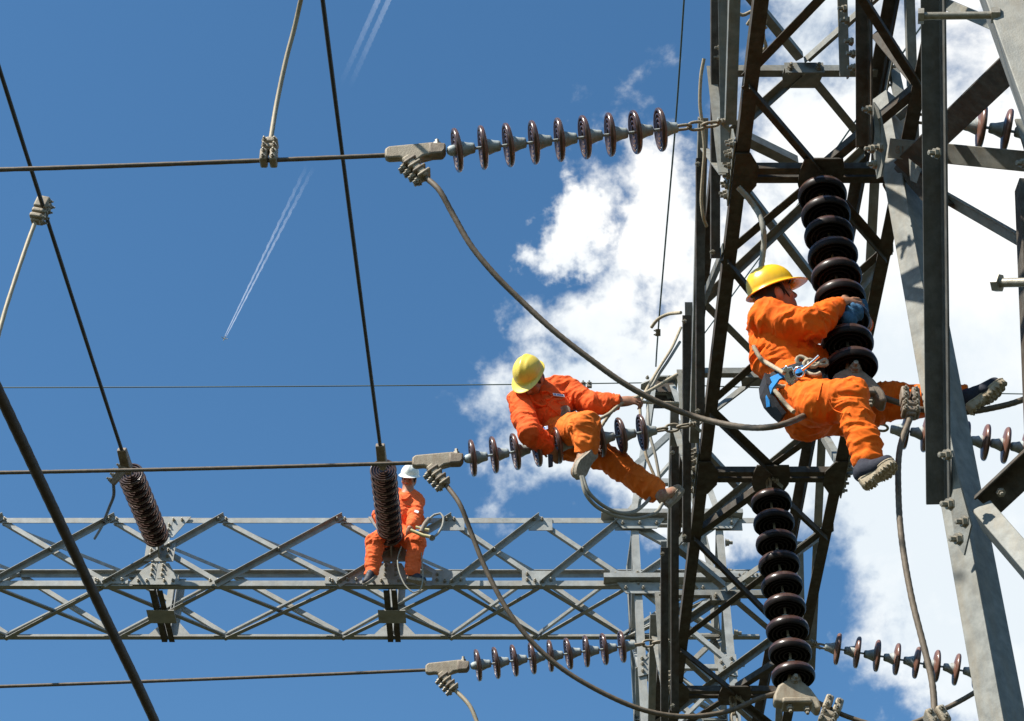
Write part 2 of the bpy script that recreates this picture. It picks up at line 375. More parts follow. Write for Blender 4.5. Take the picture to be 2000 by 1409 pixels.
# cross frames: twin bottom bars, centre plate, corner plates with bolt rows, top bar and plate
for i, f in enumerate(FR):
    for dy in (-.058, .012):
        angle_bar('cross_bar', (XL + .06, f + dy, ZB - .006), (XR - .06, f + dy, ZB - .006), .052, .007, V(0, 1, 0) if dy > 0 else V(0, 1, 0), V(0, 0, 1), steel, beam)
    ty = f + .06
    angle_bar('cross_bar', (XL + .04, ty - .03, ZT - .03), (XR - .04, ty - .03, ZT - .03), .055, .007, V(0, 0, 1), V(0, 1, 0), MT['galv'], beam)
    z = ZB - .018
    prism('gusset_plate', [(XC - .115, f - .15, z), (XC + .115, f - .15, z), (XC + .135, f - .05, z), (XC + .135, f + .06, z), (XC + .11, f + .14, z), (XC - .11, f + .14, z), (XC - .135, f + .06, z), (XC - .135, f - .05, z)], .012, steel, beam, (0, 0, 1))
    z = ZT - .045
    prism('gusset_plate', [(XC - .12, ty - .08, z), (XC + .12, ty - .08, z), (XC + .13, ty + .0, z), (XC + .11, ty + .10, z), (XC - .11, ty + .10, z), (XC - .13, ty, z)], .012, MT['galv'], beam, (0, 0, 1))
    prism('gusset_plate', [(XC - .125, ty - .09, ZT - .13), (XC + .125, ty - .09, ZT - .13), (XC + .125, ty - .09, ZT - .03), (XC - .125, ty - .09, ZT - .03)], .01, MT['galv'], beam, (0, 1, 0))
    for dx in (-.09, .09): bolt(beam, (XC + dx, ty - .096, ZT - .09), (0, -1, 0), .85)
    for dx in (-.09, 0, .09): bolt(beam, (XC + dx, ty - .05, ZT - .051), (0, 0, -1), .8)
    for x, s in ((XL, 1), (XR, -1)):
        z = ZB - .017
        prism('gusset_plate', [(x - s * .005, f - .19, z), (x + s * .085, f - .19, z), (x + s * .145, f - .08, z), (x + s * .145, f + .07, z), (x + s * .085, f + .18, z), (x - s * .005, f + .18, z)], .011, steel, beam, (0, 0, 1))
        xs = x - s * .012
        prism('gusset_plate', [(xs, f - .26, ZB + .0), (xs, f + .26, ZB + .0), (xs, f + .22, ZB + .17), (xs, f - .22, ZB + .17)], .01, MT['galv'], beam, (1, 0, 0))
        for zz in (.035, .095):
            for k in range(6): bolt(beam, (xs - s * .006, f - .21 + .084 * k + (.03 if zz > .05 else 0), ZB + zz), (-s, 0, 0), .8)
        prism('gusset_plate', [(xs, f - .22, ZT - .15), (xs, f + .22, ZT - .15), (xs, f + .22, ZT - .0), (xs, f - .22, ZT - .0)], .01, MT['galv'], beam, (1, 0, 0))
        for k in range(6): bolt(beam, (xs - s * .006, f - .19 + .076 * k, ZT - .075), (-s, 0, 0), .75)
# odd light strap in the first bay's top face
angle_bar('brace', PZ(1446, 262, 1.12 * H), PZ(1560, 318, 1.12 * H), .07, .007, V(0, 0, 1), V(0, 1, 0), MT['galv'], beam)
# ------------------------------------------------------------------ far lattice beam across the back
DY = 17.6; WB = 1.11; BZ = 12.37 + CAMZ; TZ = BZ + .973; EY = DY + WB
nodes = [-12.6, -11.25, -9.9, -8.6, -7.3, -6.02, -4.70, -3.41, -2.01, -.72, .315, 1.33, 2.55]
fb = thing('lattice_beam', 'pale grey lattice beam crossing the lower left behind the seated white helmet worker', 'lattice beam', (-5, DY + WB / 2, BZ))
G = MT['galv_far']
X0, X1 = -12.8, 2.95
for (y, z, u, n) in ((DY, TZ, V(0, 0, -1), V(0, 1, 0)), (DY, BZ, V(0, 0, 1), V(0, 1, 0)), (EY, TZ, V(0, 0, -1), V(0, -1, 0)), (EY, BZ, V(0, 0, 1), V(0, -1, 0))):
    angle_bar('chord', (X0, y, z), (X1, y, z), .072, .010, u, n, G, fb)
tb, ti = .055, .006
for a, b in zip(nodes[:-1], nodes[1:]):
    # front face
    angle_bar('brace', (a, DY - .012, BZ + .02), (b, DY - .012, TZ + .03), tb * 1.15, ti, V(0, 0, -1), V(0, -1, 0), G, fb)
    angle_bar('brace', (a, DY + .016, TZ - .06), (b, DY + .016, BZ + .06), tb, ti, V(0, 0, 1), V(0, 1, 0), G, fb)
    # back face
    angle_bar('brace', (a, EY - .016, BZ + .03), (b, EY - .016, TZ - .05), tb, ti, V(0, 0, 1), V(0, -1, 0), G, fb)
    angle_bar('brace', (a, EY + .014, TZ - .05), (b, EY + .014, BZ + .05), tb, ti, V(0, 0, 1), V(0, 1, 0), G, fb)
    # bottom face
    angle_bar('brace', (a, EY, BZ - .016), (b, DY + .06, BZ - .016), tb, ti, V(0, -1, 0), V(0, 0, 1), G, fb)
    angle_bar('brace', (a, DY + .06, BZ + .02), (b, EY, BZ + .02), tb, ti, V(0, -1, 0), V(0, 0, 1), G, fb)
    # top face
    angle_bar('brace', (a, DY + .06, TZ - .02), (b, EY - .05, TZ - .02), tb * .85, ti, V(0, 1, 0), V(0, 0, -1), G, fb)
    bolt(fb, ((a + b) / 2, DY - .03, (BZ + TZ) / 2 + .0), (0, -1, 0), .8)
for k, x in enumerate(nodes):
    for dx in (-.05, .04):
        bolt(fb, (x + dx, DY - .026, BZ + .05), (0, -1, 0), .8); bolt(fb, (x + dx, DY - .026, TZ - .04), (0, -1, 0), .8)
    if x > -1:
        prism('gusset_plate', [(x - .2, DY - .008, BZ + .0), (x + .2, DY - .008, BZ + .0), (x + .17, DY - .008, BZ + .2), (x - .2, DY - .008, BZ + .2)], .01, G, fb, (0, 1, 0))
        prism('gusset_plate', [(x - .12, DY - .008, TZ - .19), (x + .16, DY - .008, TZ - .19), (x + .16, DY - .008, TZ - .02), (x - .12, DY - .008, TZ - .02)], .01, G, fb, (0, 1, 0))
        for dx in (-.14, .13): bolt(fb, (x + dx, DY - .016, BZ + .07), (0, -1, 0), .8); bolt(fb, (x + dx, DY - .016, BZ + .15), (0, -1, 0), .8)
HX = [-6.85, -4.09, -1.40]                                        # where the strings are anchored on the far beam
for x in HX:
    for s in (-1, 1):
        angle_bar('post', (x + s * .012, DY - .03, BZ + .08), (x + s * .012, DY - .03, TZ - .08), .075, .008, V(s, 0, 0), V(0, 1, 0), G, fb)
        angle_bar('cross_bar', (x + s * .012, DY + .05, BZ - .035), (x + s * .012, EY, BZ - .035), .065, .008, V(s, 0, 0), V(0, 0, 1), MT['dusty'], fb)  # bars under the beam: underside shade painted by the darker steel colour
        angle_bar('post', (x + s * .012, EY + .02, BZ + .08), (x + s * .012, EY + .02, TZ - .08), .09, .01, V(s, 0, 0), V(0, -1, 0), G, fb)
    for z0, s in ((BZ, 1), (TZ, -1)):
        prism('gusset_plate', [(x - .30, DY - .02, z0), (x + .30, DY - .02, z0), (x + .12, DY - .02, z0 + s * .30), (x - .12, DY - .02, z0 + s * .30)], .012, G, fb, (0, 1, 0))
        for dx, dz in ((-.2, .05), (-.1, .05), (.1, .05), (.2, .05), (-.06, .13), (.06, .13), (-.06, .2), (.06, .2), (-.06, .26), (.06, .26)):
            bolt(fb, (x + dx, DY - .027, z0 + s * dz), (0, -1, 0), .75)
        zc = (BZ + TZ) / 2
    prism('gusset_plate', [(x - .17, DY - .036, zc - .17), (x + .17, DY - .036, zc - .17), (x + .17, DY - .036, zc + .13), (x - .17, DY - .036, zc + .13)], .012, G, fb, (0, 1, 0))
    for dx, dz in ((-.1, -.1), (.1, -.1), (-.1, .06), (.1, .06), (-.1, -.02), (.1, -.02)): bolt(fb, (x + dx, DY - .043, zc + dz), (0, -1, 0), .8)
    prism('anchor_plate', [(x, DY - .04, zc - .12), (x, DY - .19, zc - .03), (x, DY - .19, zc + .03), (x, DY - .04, zc + .12)], .02, G, fb, (1, 0, 0))
    prism('gusset_plate', [(x - .16, DY + .42, BZ - .05), (x + .16, DY + .42, BZ - .05), (x + .16, DY + .68, BZ - .05), (x - .16, DY + .68, BZ - .05)], .012, G, fb, (0, 0, 1))
    prism('gusset_plate', [(x - .30, EY + .0, BZ + .01), (x + .30, EY + .0, BZ + .01), (x + .1, EY + .0, BZ + .24), (x - .1, EY + .0, BZ + .24)], .012, G, fb, (0, 1, 0))
    prism('splice_plate', [(x - .75, DY - .012, BZ + .02), (x - .32, DY - .012, BZ + .02), (x - .32, DY - .012, BZ + .115), (x - .75, DY - .012, BZ + .115)], .01, G, fb, (0, 1, 0))
    for k in range(4): bolt(fb, (x - .69 + .1 * k, DY - .018, BZ + .07), (0, -1, 0), .75)
# ------------------------------------------------------------------ far lattice column with earth-wire peak
CX0, CX1 = 1.40, 2.48
fc = thing('lattice_column', 'pale grey lattice column with pointed earth wire peak at the far beam end', 'lattice column', ((CX0 + CX1) / 2, DY + WB / 2, 0))
zt = TZ + .06
for x, sx in ((CX0, 1), (CX1, -1)):
    for y, sy in ((DY - .015, 1), (EY + .015, -1)):
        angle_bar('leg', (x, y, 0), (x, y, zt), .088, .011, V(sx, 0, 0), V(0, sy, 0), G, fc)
        angle_bar('peak_leg', (x, y, zt), ((CX0 + CX1) / 2 - sx * .14, DY + WB / 2 - sy * .14, 15.9 + CAMZ), .075, .008, V(sx, 0, 0), V(0, sy, 0), G, fc)
lev = [zt - .99 - 1.16 * k for k in range(7)]
lv = [zt - .06] + lev
for za, zb in zip(lv[:-1], lv[1:]):
    for y, sy in ((DY, -1), (EY, 1)):
        angle_bar('brace', (CX0 + .04, y - .01 * sy, zb + .05), (CX1 - .04, y - .01 * sy, za - .05), .055, .006, V(0, 0, 1), V(0, sy, 0), G, fc)
        angle_bar('brace', (CX0 + .04, y + .02 * sy * -1, za - .05), (CX1 - .04, y + .02 * sy * -1, zb + .05), .055, .006, V(0, 0, 1), V(0, -sy, 0), G, fc)
    for x, sx in ((CX0, -1), (CX1, 1)):
        angle_bar('brace', (x, DY + .04, zb + .05), (x, EY - .04, za - .05), .052, .006, V(0, 0, -1), V(-sx, 0, 0), G, fc)
        angle_bar('brace', (x - .02 * sx, DY + .04, za - .05), (x - .02 * sx, EY - .04, zb + .05), .052, .006, V(0, 0, 1), V(-sx, 0, 0), G, fc)
for z in lev:
    for y, sy in ((DY, -1), (EY, 1)):
        angle_bar('cross_bar', (CX0, y + sy * .012, z), (CX1, y + sy * .012, z), .055, .006, V(0, 0, 1), V(0, -sy, 0), G, fc)
    for x in (CX0, CX1):
        s = 1 if x == CX0 else -1
        prism('gusset_plate', [(x - .01 * s, DY - .03, z - .12), (x + .2 * s, DY - .03, z - .06), (x + .2 * s, DY - .03, z + .10), (x - .01 * s, DY - .03, z + .17)], .012, G, fc, (0, 1, 0))
        for dx, dz in ((.045, -.05), (.045, .04), (.045, .11), (.13, -.01), (.16, .06)): bolt(fc, (x + s * dx, DY - .037, z + dz), (0, -1, 0), .8)
for k, z in enumerate(lev):
    a, b = ((CX0, DY), (CX1, EY)) if k % 2 else ((CX1, DY), (CX0, EY))
    angle_bar('brace', (a[0], a[1], z + .03), (b[0], b[1], z + .03), .05, .006, V(0, 0, 1), V(0, 1, 0), G, fc)
# step bolts up the right leg
for k in range(12): share(ME_BOLT, 'step_bolt', (CX1 + .02, DY + .03, zt - .4 - .42 * k), Z_TO((1, 0, 0)), fc, 1.6)
# wide channels where the beam sits on the column
for (z, xa, xb) in ((TZ - .02, 1.05, 2.72), (BZ + .03, 1.05, 2.95)):
    angle_bar('cap_beam', (xa, DY - .13, z), (xb, DY - .13, z), .13, .012, V(0, 1, 0), V(0, 0, 1), G, fc, w2=.06)
    for x in (CX0 + .1, CX1 - .1):
        prism('gusset_plate', [(x - .30, DY - .045, z - .02), (x + .30, DY - .045, z - .02), (x + .20, DY - .045, z - .17), (x - .20, DY - .045, z - .17)], .014, G, fc, (0, 1, 0))
        for dx in (-.2, 0, .2): bolt(fc, (x + dx, DY - .053, z - .10), (0, -1, 0), .85)
    for k in range(6): bolt(fc, (xb - .35 + .05 * k, DY - .137, z + .03), (0, -1, 0), .5)
px_, py_ = (CX0 + CX1) / 2, DY + WB / 2
zp = 15.9 + CAMZ
prism('peak_plate', [(px_ - .27, py_ - .05, zp), (px_ - .05, py_ - .2, zp), (px_ + .20, py_ - .2, zp), (px_ + .20, py_ + .2, zp), (px_ - .05, py_ + .2, zp), (px_ - .27, py_ + .05, zp)], .02, G, fc, (0, 0, 1))
for s in (-1, 1):
    prism('peak_plate', [(px_ - .16, py_ + s * .16, zp - .24), (px_ + .10, py_ + s * .16, zp - .24), (px_ + .17, py_ + s * .15, zp - .03), (px_ - .15, py_ + s * .15, zp - .03)], .012, MT['dusty'], fc, (0, 1, 0))
    angle_bar('brace', (px_ - .43, py_ + s * .43, zt + .8), (px_ + .30, py_ + s * .3, zt + 1.7), .07, .007, V(0, 0, 1), V(0, -s, 0), G, fc)
    angle_bar('cross_bar', (px_ - .43, py_ + s * .45, zt + .55), (px_ + .43, py_ + s * .45, zt + .55), .07, .007, V(0, 0, 1), V(0, -s, 0), G, fc)
for dx in (-.2, -.07, .07, .2): bolt(fc, (px_ + dx, py_ - .224, zp - .06), (0, -1, 0), .9)
for x in (CX0, CX1):
    for y in (DY, EY): mesh_obj('footing', [(x + a, y + b, c) for c in (0, .3) for a, b in ((-.3, -.3), (.3, -.3), (.3, .3), (-.3, .3))], [(3, 2, 1, 0), (4, 5, 6, 7), (0, 1, 5, 4), (1, 2, 6, 5), (2, 3, 7, 6), (3, 0, 4, 7)], MT['concrete'], fc)

# ------------------------------------------------------------------ near steel column on the right: two legs, knee braces, ties
nc = thing('steel_column', 'big galvanised angle steel column with hex bolts filling the right edge', 'steel column', (1.9, 5.4, 0))
GV = MT['galv']; BV = True
Yl = 7.39
a0, a1 = PY(1731, 175, Yl), PY(1960, 1409, Yl)
dirl = (a1 - a0); foot = a0 + dirl * ((a0.z) / (a0.z - a1.z))
angle_bar('leg', a0, foot, .20, .016, V(.74, .67, 0), V(-.67, .74, 0), GV, nc, w2=.13, bevel=BV)
# near leg L2
b0, b1 = P(1925, 0, 5.5), P(2000, 210, 5.17)
dl = (b1 - b0); foot2 = b0 + dl * (b0.z / (b0.z - b1.z)); top2 = b0 - dl * 3.0
angle_bar('leg', top2, foot2, .24, .018, V(.93, -.36, 0), V(.36, .93, 0), GV, nc, bevel=BV)
# knee brace in front of the leg, leaning towards the camera as it rises
def bar(nm, A, B, w, u, n, t=.011, w2=None, m=None): return angle_bar(nm, A, B, w, t, u, n, m or GV, nc, w2=w2, bevel=BV)
bar('knee_brace', P(1850, 985, 9.12), P(1838, -160, 9.0), .105, CV(-1, 0, 0), CV(0, 0, -1), w2=.09, m=MT['galv_shaded'])
bar('knee_brace', P(1700, 286, 10.75), P(1699, -160, 10.6), .085, CV(-1, 0, 0), CV(0, 0, -1), w2=.08, m=MT['dusty'])
bar('tie', P(1660, 150, 10.9), P(1652, -120, 11.0), .06, CV(-1, 0, 0), CV(0, 0, 1))
bar('tie', P(1738, 270, 10.85), P(2140, 308, 10.1), .115, CV(0, -1, 0), CV(0, 0, 1))
bar('tie', P(1836, 366, 10.75), P(2105, 519, 9.9), .07, CV(0, -1, 0), CV(0, 0, -1), w2=.03)
bar('tie', P(1745, 318, 10.9), P(1985, 82, 9.3), .14, CV(.7, -.7, 0), CV(0, 0, 1), m=MT['dusty'])
bar('tie', P(1835, -8, 10.4), P(1955, 42, 9.5), .06, CV(-.3, -1, 0), CV(0, 0, 1))
bar('tie', P(1991, 347, 10.15), P(2018, 1000, 9.0), .12, CV(1, 0, 0), CV(0, 0, 1), m=MT['dusty'])
bar('tie', P(1898, 997, 8.98), P(2290, 1455, 7.3), .10, CV(.70, .62, .30), CV(-.35, -.30, .9), t=.012, w2=.14)
bar('tie', P(1903, 968, 9.15), P(2220, 669, 8.7), .15, CV(.7, -.72, 0), CV(0, 0, -1), m=MT['dusty'], w2=.05)
bar('tie', P(1765, 300, 10.95), P(1850, 395, 10.6), .11, CV(1, -.6, 0), CV(0, 0, 1), m=MT['dusty'])
bar('tie', P(1712, 60, 11.6), P(1800, 165, 11.0), .05, CV(-.5, -.7, 0), CV(0, 0, 1), m=MT['dusty'])
bar('tie', P(1735, 205, 11.2), P(1800, 145, 11.0), .07, CV(.6, -.7, 0), CV(0, 0, 1), m=MT['dusty'])
bar('tie', P(1748, 225, 11.3), P(1800, 185, 11.0), .05, CV(.6, -.7, 0), CV(0, 0, 1))
angle_bar('leg', (3.25, 6.85, 0), (3.02, 6.85, 9.6), .20, .016, V(-1, 0, 0), V(0, 1, 0), GV, nc, bevel=BV)
prism('gusset_plate', [P(1707, 200, 10.75), P(1718, 215, 10.72), P(1732, 285, 10.65), P(1722, 345, 10.55), P(1714, 350, 10.55), P(1706, 290, 10.68)], .014, GV, nc, CV(-.8, 0, -.6))
prism('gusset_plate', [P(1860, 880, 9.12), P(1880, 960, 9.0), P(1898, 1026, 8.9), P(1884, 1085, 8.85), P(1868, 1060, 8.9), P(1858, 990, 9.02)], .014, GV, nc, CV(-.75, .1, -.65))
prism('gusset_plate', [P(1775, 310, 10.7), P(1800, 330, 10.6), P(1790, 358, 10.6), P(1778, 352, 10.65)], .012, GV, nc, CV(-.3, -.2, -.9))
bd = CV(-.93, .05, -.35)
for (px, py, d, s) in ((1700, 215, 10.6, 1), (1705, 292, 10.5, 1), (1722, 289, 10.5, 1), (1710, 322, 10.45, 1), (1832, 300, 8.95, 1.0), (1853, 889, 8.95, 1.05), (1858, 985, 8.85, 1.1), (1886, 1019, 8.78, 1.1), (1875, 1053, 8.76, 1.1), (2003, 320, 10.0, 1.1)):
    bolt(nc, P(px, py, d), bd, s)
for (px, py) in ((1652, 18), (1656, 41), (1664, 82), (1668, 106), (1670, 133)): bolt(nc, P(px, py, 10.85), CV(-.95, .05, -.3), .95)
bolt(nc, P(1955, 962, 8.95), CV(-.1, -.2, -1), .8)
for pts_ in ([(1753 + 3.2 * math.cos(a), 288.5 + 3.0 * math.sin(a)) for a in [2 * math.pi * i / 12 for i in range(13)]], [(1753 + 3.6 * math.cos(a), 295.5 + 4.0 * math.sin(a)) for a in [2 * math.pi * i / 12 for i in range(13)]], [(1760.5, 288), (1762.5, 285.5), (1763, 299.5)]):
    tube('stamped_digit', [P(x, y, 10.80) for x, y in pts_], .0038, MT['fitting'], nc, 5, step=.01)
def hexrod(nm, A, B, r, heads):
    A, B = Vector(A), Vector(B); ln = (B - A).length
    v, f = lathe([(0, 0), (r * 1.9, 0), (r * 1.9, r * 1.5), (r, r * 1.5), (r, ln - r * 2.2), (r * 1.9, ln - r * 2.2), (r * 1.9, ln), (0, ln)] if heads == 2 else [(0, 0), (r * 1.9, 0), (r * 1.9, r * 1.5), (r, r * 1.5), (r, ln), (0, ln)], 12)
    # six flats on head and nut
    v2 = []
    for (x, y, z) in v:
        rr = math.hypot(x, y)
        if rr > r * 1.5:
            an = math.atan2(y, x); a6 = (an + math.pi / 6) % (math.pi / 3) - math.pi / 6; rr2 = rr * .93 / math.cos(a6); x, y = rr2 * math.cos(an), rr2 * math.sin(an)
        v2.append(A + Z_TO(B - A) @ Vector((x, y, z)))
    return mesh_obj(nm, v2, f, MT['bolt'], nc, True, angle=35)
hexrod('step_bolt', P(1793, 32, 5.5), P(1953, 30, 5.45), .0115, 2)
hexrod('step_bolt', P(1942, 553, 4.6), P(2110, 550, 4.45), .0115, 1)
for fpt in (foot, foot2):
    mesh_obj('footing', [(fpt.x + a, fpt.y + b, c) for c in (0, .35) for a, b in ((-.4, -.4), (.4, -.4), (.4, .4), (-.4, .4))], [(3, 2, 1, 0), (4, 5, 6, 7), (0, 1, 5, 4), (1, 2, 6, 5), (2, 3, 7, 6), (3, 0, 4, 7)], MT['concrete'], nc)

# ------------------------------------------------------------------ insulator strings
def disc_meshes(key, m, s, zs=1.0):
    prof = [(.040, .022), (.060, .019), (.095, .014), (.115, .010), (.126, .003), (.131, -.008), (.129, -.018), (.122, -.023), (.114, -.021), (.110, -.006),
            (.100, -.005), (.097, -.020), (.090, -.020), (.086, -.003), (.074, -.003), (.071, -.020), (.064, -.020), (.060, -.002), (.048, -.002), (.045, -.020), (.038, -.020), (.034, -.001), (.014, -.001), (0, -.001)]
    v, f = lathe([(r * s, z * s * zs) for r, z in prof], 40); f = [q[::-1] for q in f]
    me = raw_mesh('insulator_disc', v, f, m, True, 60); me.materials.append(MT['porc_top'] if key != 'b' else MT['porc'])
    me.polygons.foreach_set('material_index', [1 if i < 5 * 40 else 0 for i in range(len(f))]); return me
ME_DISC = disc_meshes('a', MT['porc'], 1.0); ME_DISC_B = disc_meshes('b', MT['porc_shaded'], 1.12, 1.9); ME_DISC_C = disc_meshes('c', MT['porc'], 1.14)
v, f = lathe([(0, .098), (.024, .098), (.030, .094), (.033, .080), (.034, .068), (.039, .052), (.046, .032), (.050, .021), (.045, .014)], 20)
ME_CAP = raw_mesh('cap', v, [q[::-1] for q in f], MT['cap'], True, 45)
v, f = lathe([(0, .02), (.009, .02), (.0085, -.060), (.0085, -.064), (0, -.064)], 10)
ME_PIN = raw_mesh('pin', v, [q[::-1] for q in f], MT['cap'], True, 45)
def link_mesh(a, b, r):
    c = []
    for i in range(28):
        t = 2 * math.pi * i / 28; x = a * math.cos(t); z = b * math.sin(t) + (b * .25 if math.sin(t) > 0 else -b * .25)
        c.append((x, 0, z))
    vs, fs = [], []
    for i, p in enumerate(c):
        q = Vector(c[(i + 1) % 28]) - Vector(c[i - 1]); q.normalize(); nrm_ = q.cross(Vector((0, 1, 0)))
        for k in range(8):
            ph = 2 * math.pi * k / 8; vs.append(Vector(p) + nrm_ * r * math.cos(ph) + Vector((0, r * math.sin(ph), 0)))
    for i in range(28):
        for k in range(8): fs.append((i * 8 + k, ((i + 1) % 28) * 8 + k, ((i + 1) % 28) * 8 + (k + 1) % 8, i * 8 + (k + 1) % 8))
    return raw_mesh('chain_link', vs, fs, MT['alu'])
ME_LINK = link_mesh(.026, .040, .0095)
def string(A, B, n, label, group, disc=ME_DISC, pitch=None, links=2, cat='insulator string', droop=0.0, link_end=True, start=None, tail=None):
    """A = anchored end (caps point to A), B = conductor end; n discs"""
    A, B = Vector(A), Vector(B); ax = (A - B).normalized()
    t = thing('insulator_string', label, cat, A, group)
    ln = (A - B).length; start = (.118 * links if link_end else 0) if start is None else start
    if tail is not None: pitch = (ln - start - .115 - tail) / (n - 1)
    pitch = pitch or (ln - start - .17) / (n - .3)
    rotm = Z_TO(ax)
    for k in range(n):
        s = start + .115 + k * pitch
        u = s / ln; p = A.lerp(B, u) - Vector((0, 0, 4 * droop * u * (1 - u)))
        o = share(disc, 'insulator_disc', p, rotm @ Matrix.Rotation(R(random.uniform(-3, 3)), 3, 'X'), t)
        for me, nm in ((ME_CAP, 'cap'), (ME_PIN, 'pin')):
            c = bpy.data.objects.new(nm, me); COL.objects.link(c); c.parent = o
    if link_end:
        for k in range(links + 1):
            p = A - ax * (.045 + .085 * k) + ax * .03
            share(ME_LINK, 'chain_link', p, rotm @ Matrix.Rotation(R(90 * (k % 2) + 20), 3, 'Z'), t)
        mesh = [A + CV(.03, .04, 0), A + CV(.11, -.03, .02), A + CV(.1, -.05, .02), A + CV(.02, .02, 0)]
        prism('anchor_bracket', mesh, .02, MT['cap'], t, CV(0, .2, 1))
        bolt(t, A + CV(.06, .01, -.02), CV(-.9, .2, -.4), .8)
    # ball fitting at the conductor end
    v, f = lathe([(0, -.045), (.018, -.04), (.03, -.025), (.034, 0), (.028, .022), (.016, .03), (.012, .06), (0, .06)], 14)
    q = B + ax * .05
    vs = [q + rotm @ Vector(x) for x in v]
    mesh_obj('ball_fitting', vs, f, MT['cap'], t, True)
    return t
YS = [.86 * H, 1.191 * H, 1.515 * H]
gl, gr_, gs = 'tension insulator strings on the left of the beam', 'tension insulator strings on the right of the beam', 'suspension insulator strings hanging under the beam'
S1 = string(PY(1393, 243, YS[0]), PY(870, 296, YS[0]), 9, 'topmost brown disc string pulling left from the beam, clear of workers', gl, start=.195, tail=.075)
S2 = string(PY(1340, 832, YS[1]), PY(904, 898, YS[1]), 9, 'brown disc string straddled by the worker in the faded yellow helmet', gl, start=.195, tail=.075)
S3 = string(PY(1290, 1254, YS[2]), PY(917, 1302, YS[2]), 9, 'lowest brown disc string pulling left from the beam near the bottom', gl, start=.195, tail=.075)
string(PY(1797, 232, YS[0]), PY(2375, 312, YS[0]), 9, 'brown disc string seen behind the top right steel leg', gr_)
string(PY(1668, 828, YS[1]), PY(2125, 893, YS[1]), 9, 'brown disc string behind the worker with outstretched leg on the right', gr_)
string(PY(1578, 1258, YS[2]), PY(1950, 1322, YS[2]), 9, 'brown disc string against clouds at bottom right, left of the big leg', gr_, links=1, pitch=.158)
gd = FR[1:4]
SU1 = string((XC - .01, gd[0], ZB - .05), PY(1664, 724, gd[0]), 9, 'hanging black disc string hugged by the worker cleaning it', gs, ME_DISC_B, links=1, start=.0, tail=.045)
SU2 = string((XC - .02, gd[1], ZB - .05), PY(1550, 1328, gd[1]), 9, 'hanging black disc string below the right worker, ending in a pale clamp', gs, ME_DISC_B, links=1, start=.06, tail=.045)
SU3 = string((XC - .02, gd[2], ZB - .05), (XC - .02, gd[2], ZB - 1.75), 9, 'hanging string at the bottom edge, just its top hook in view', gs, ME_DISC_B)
zc = (BZ + TZ) / 2
gf = 'insulator strings on the far beam pulling towards the camera'
FS = []
for x, px, py, lb in ((HX[1], 249, 914, 'far dark disc string at left, anchored on the far beam post'), (HX[2], 747, 905, 'far dark disc string in front of the worker in the white helmet')):
    A = V(x, DY - .19, zc); B = PY(px, py, 15.9)
    FS.append((B, string(A, B, 11, lb, gf, ME_DISC_C, links=0, link_end=False)))

# ------------------------------------------------------------------ strain clamps
def strain_clamp(B, ax, up_, label, s=1.0):
    """gun-type clamp: B clevis end, ax points from the clevis towards the line conductor, up_ is the upper side"""
    ax = Vector(ax).normalized(); up_ = Vector(up_); up_ = (up_ - ax * up_.dot(ax)).normalized(); sd = ax.cross(up_)
    q = lambda a, b, c=0: B + (ax * a + up_ * b + sd * c) * s
    t = thing('strain_clamp', label, 'strain clamp', B, 'strain clamps at the conductor ends')
    prism('clamp_body', [q(.0, .035), (q(.05, .05)), q(.30, .03), q(.325, .01), q(.325, -.05), q(.30, -.065), q(.24, -.06), q(.215, -.075), q(.17, -.10), q(.14, -.09), q(.10, -.055), q(.02, -.045), q(0, -.03)], .05 * s, MT['alu'], t, sd, .012 * s, 3)
    prism('keeper_plate', [q(.02, .02, .03), q(.27, .012, .04), q(.31, -.01, .04), q(.29, -.035, .04), q(.2, -.03, .04), q(.13, -.055, .04), q(.03, -.025, .04)], .03 * s, MT['alu'], t, sd, .008 * s)
    prism('clevis', [q(-.03, .03), q(.07, .04), q(.07, -.05), q(-.01, -.05), q(-.03, -.02)], .07 * s, MT['fitting'], t, sd, .012 * s)
    bolt(t, q(.02, .03, .0), up_, 1.0 * s)
    jd = (-ax * .62 - up_ * .78).normalized(); ju = (ax * .78 - up_ * .62).normalized()
    J = q(.19, -.085)
    jq = lambda a, b, c=0: J + (jd * a + ju * b + sd * c) * s
    prism('jumper_lug', [jq(-.03, .028), jq(.15, .024), jq(.165, 0), jq(.15, -.026), jq(-.03, -.03)], .07 * s, MT['alu'], t, sd, .012 * s, 3)
    for k in range(4):
        a = .01 + .043 * k
        prism('u_bolt', [jq(a - .009, .042), jq(a + .009, .042), jq(a + .009, -.046), jq(a - .009, -.046)], .085 * s, MT['alu'] if k % 2 else MT['fitting'], t, sd, .007 * s)
        bolt(t, jq(a, .040, 0), ju, .75 * s)
        bolt(t, jq(a, .032, .03), ju, .75 * s)
    return t, q(.32, -.02), jq(.15, 0), jd
JS = []
lbs = ['topmost pale cast clamp joining conductor and topmost disc string', 'pale cast clamp at the left end of the straddled disc string', 'lowest pale cast clamp near the bottom of the picture']
for k, (a, b, Yk, cx, cy) in enumerate(((861, 294, YS[0], 0, 325), (897, 897, YS[1], 0, 917), (910, 1301, YS[2], 0, 1335))):
    B = PY(a, b, Yk); far = PY(cx, cy, Yk)
    t, c0, j0, jd = strain_clamp(B, far - B, V(0, -.1, 1), lbs[k], 1.0)
    JS.append((c0, j0, jd, far))
gcd = 'line conductors from the left'
clab = ['upper conductor crossing the blue sky with a bolted tee clamp', 'middle conductor passing just above the far beam', 'lowest conductor passing below the far beam']
for k, (c0, j0, jd, far) in enumerate(JS):
    e = c0 + (far - c0) * 2.2
    o = tube('conductor', sag(c0 + (c0 - far).normalized() * .2, e, .03, 60), .0138, MT['cable'], sides=12, lobes=6, pitch=.35, step=.03, depth=.08)
    tag(o, clab[k], 'conductor', gcd)
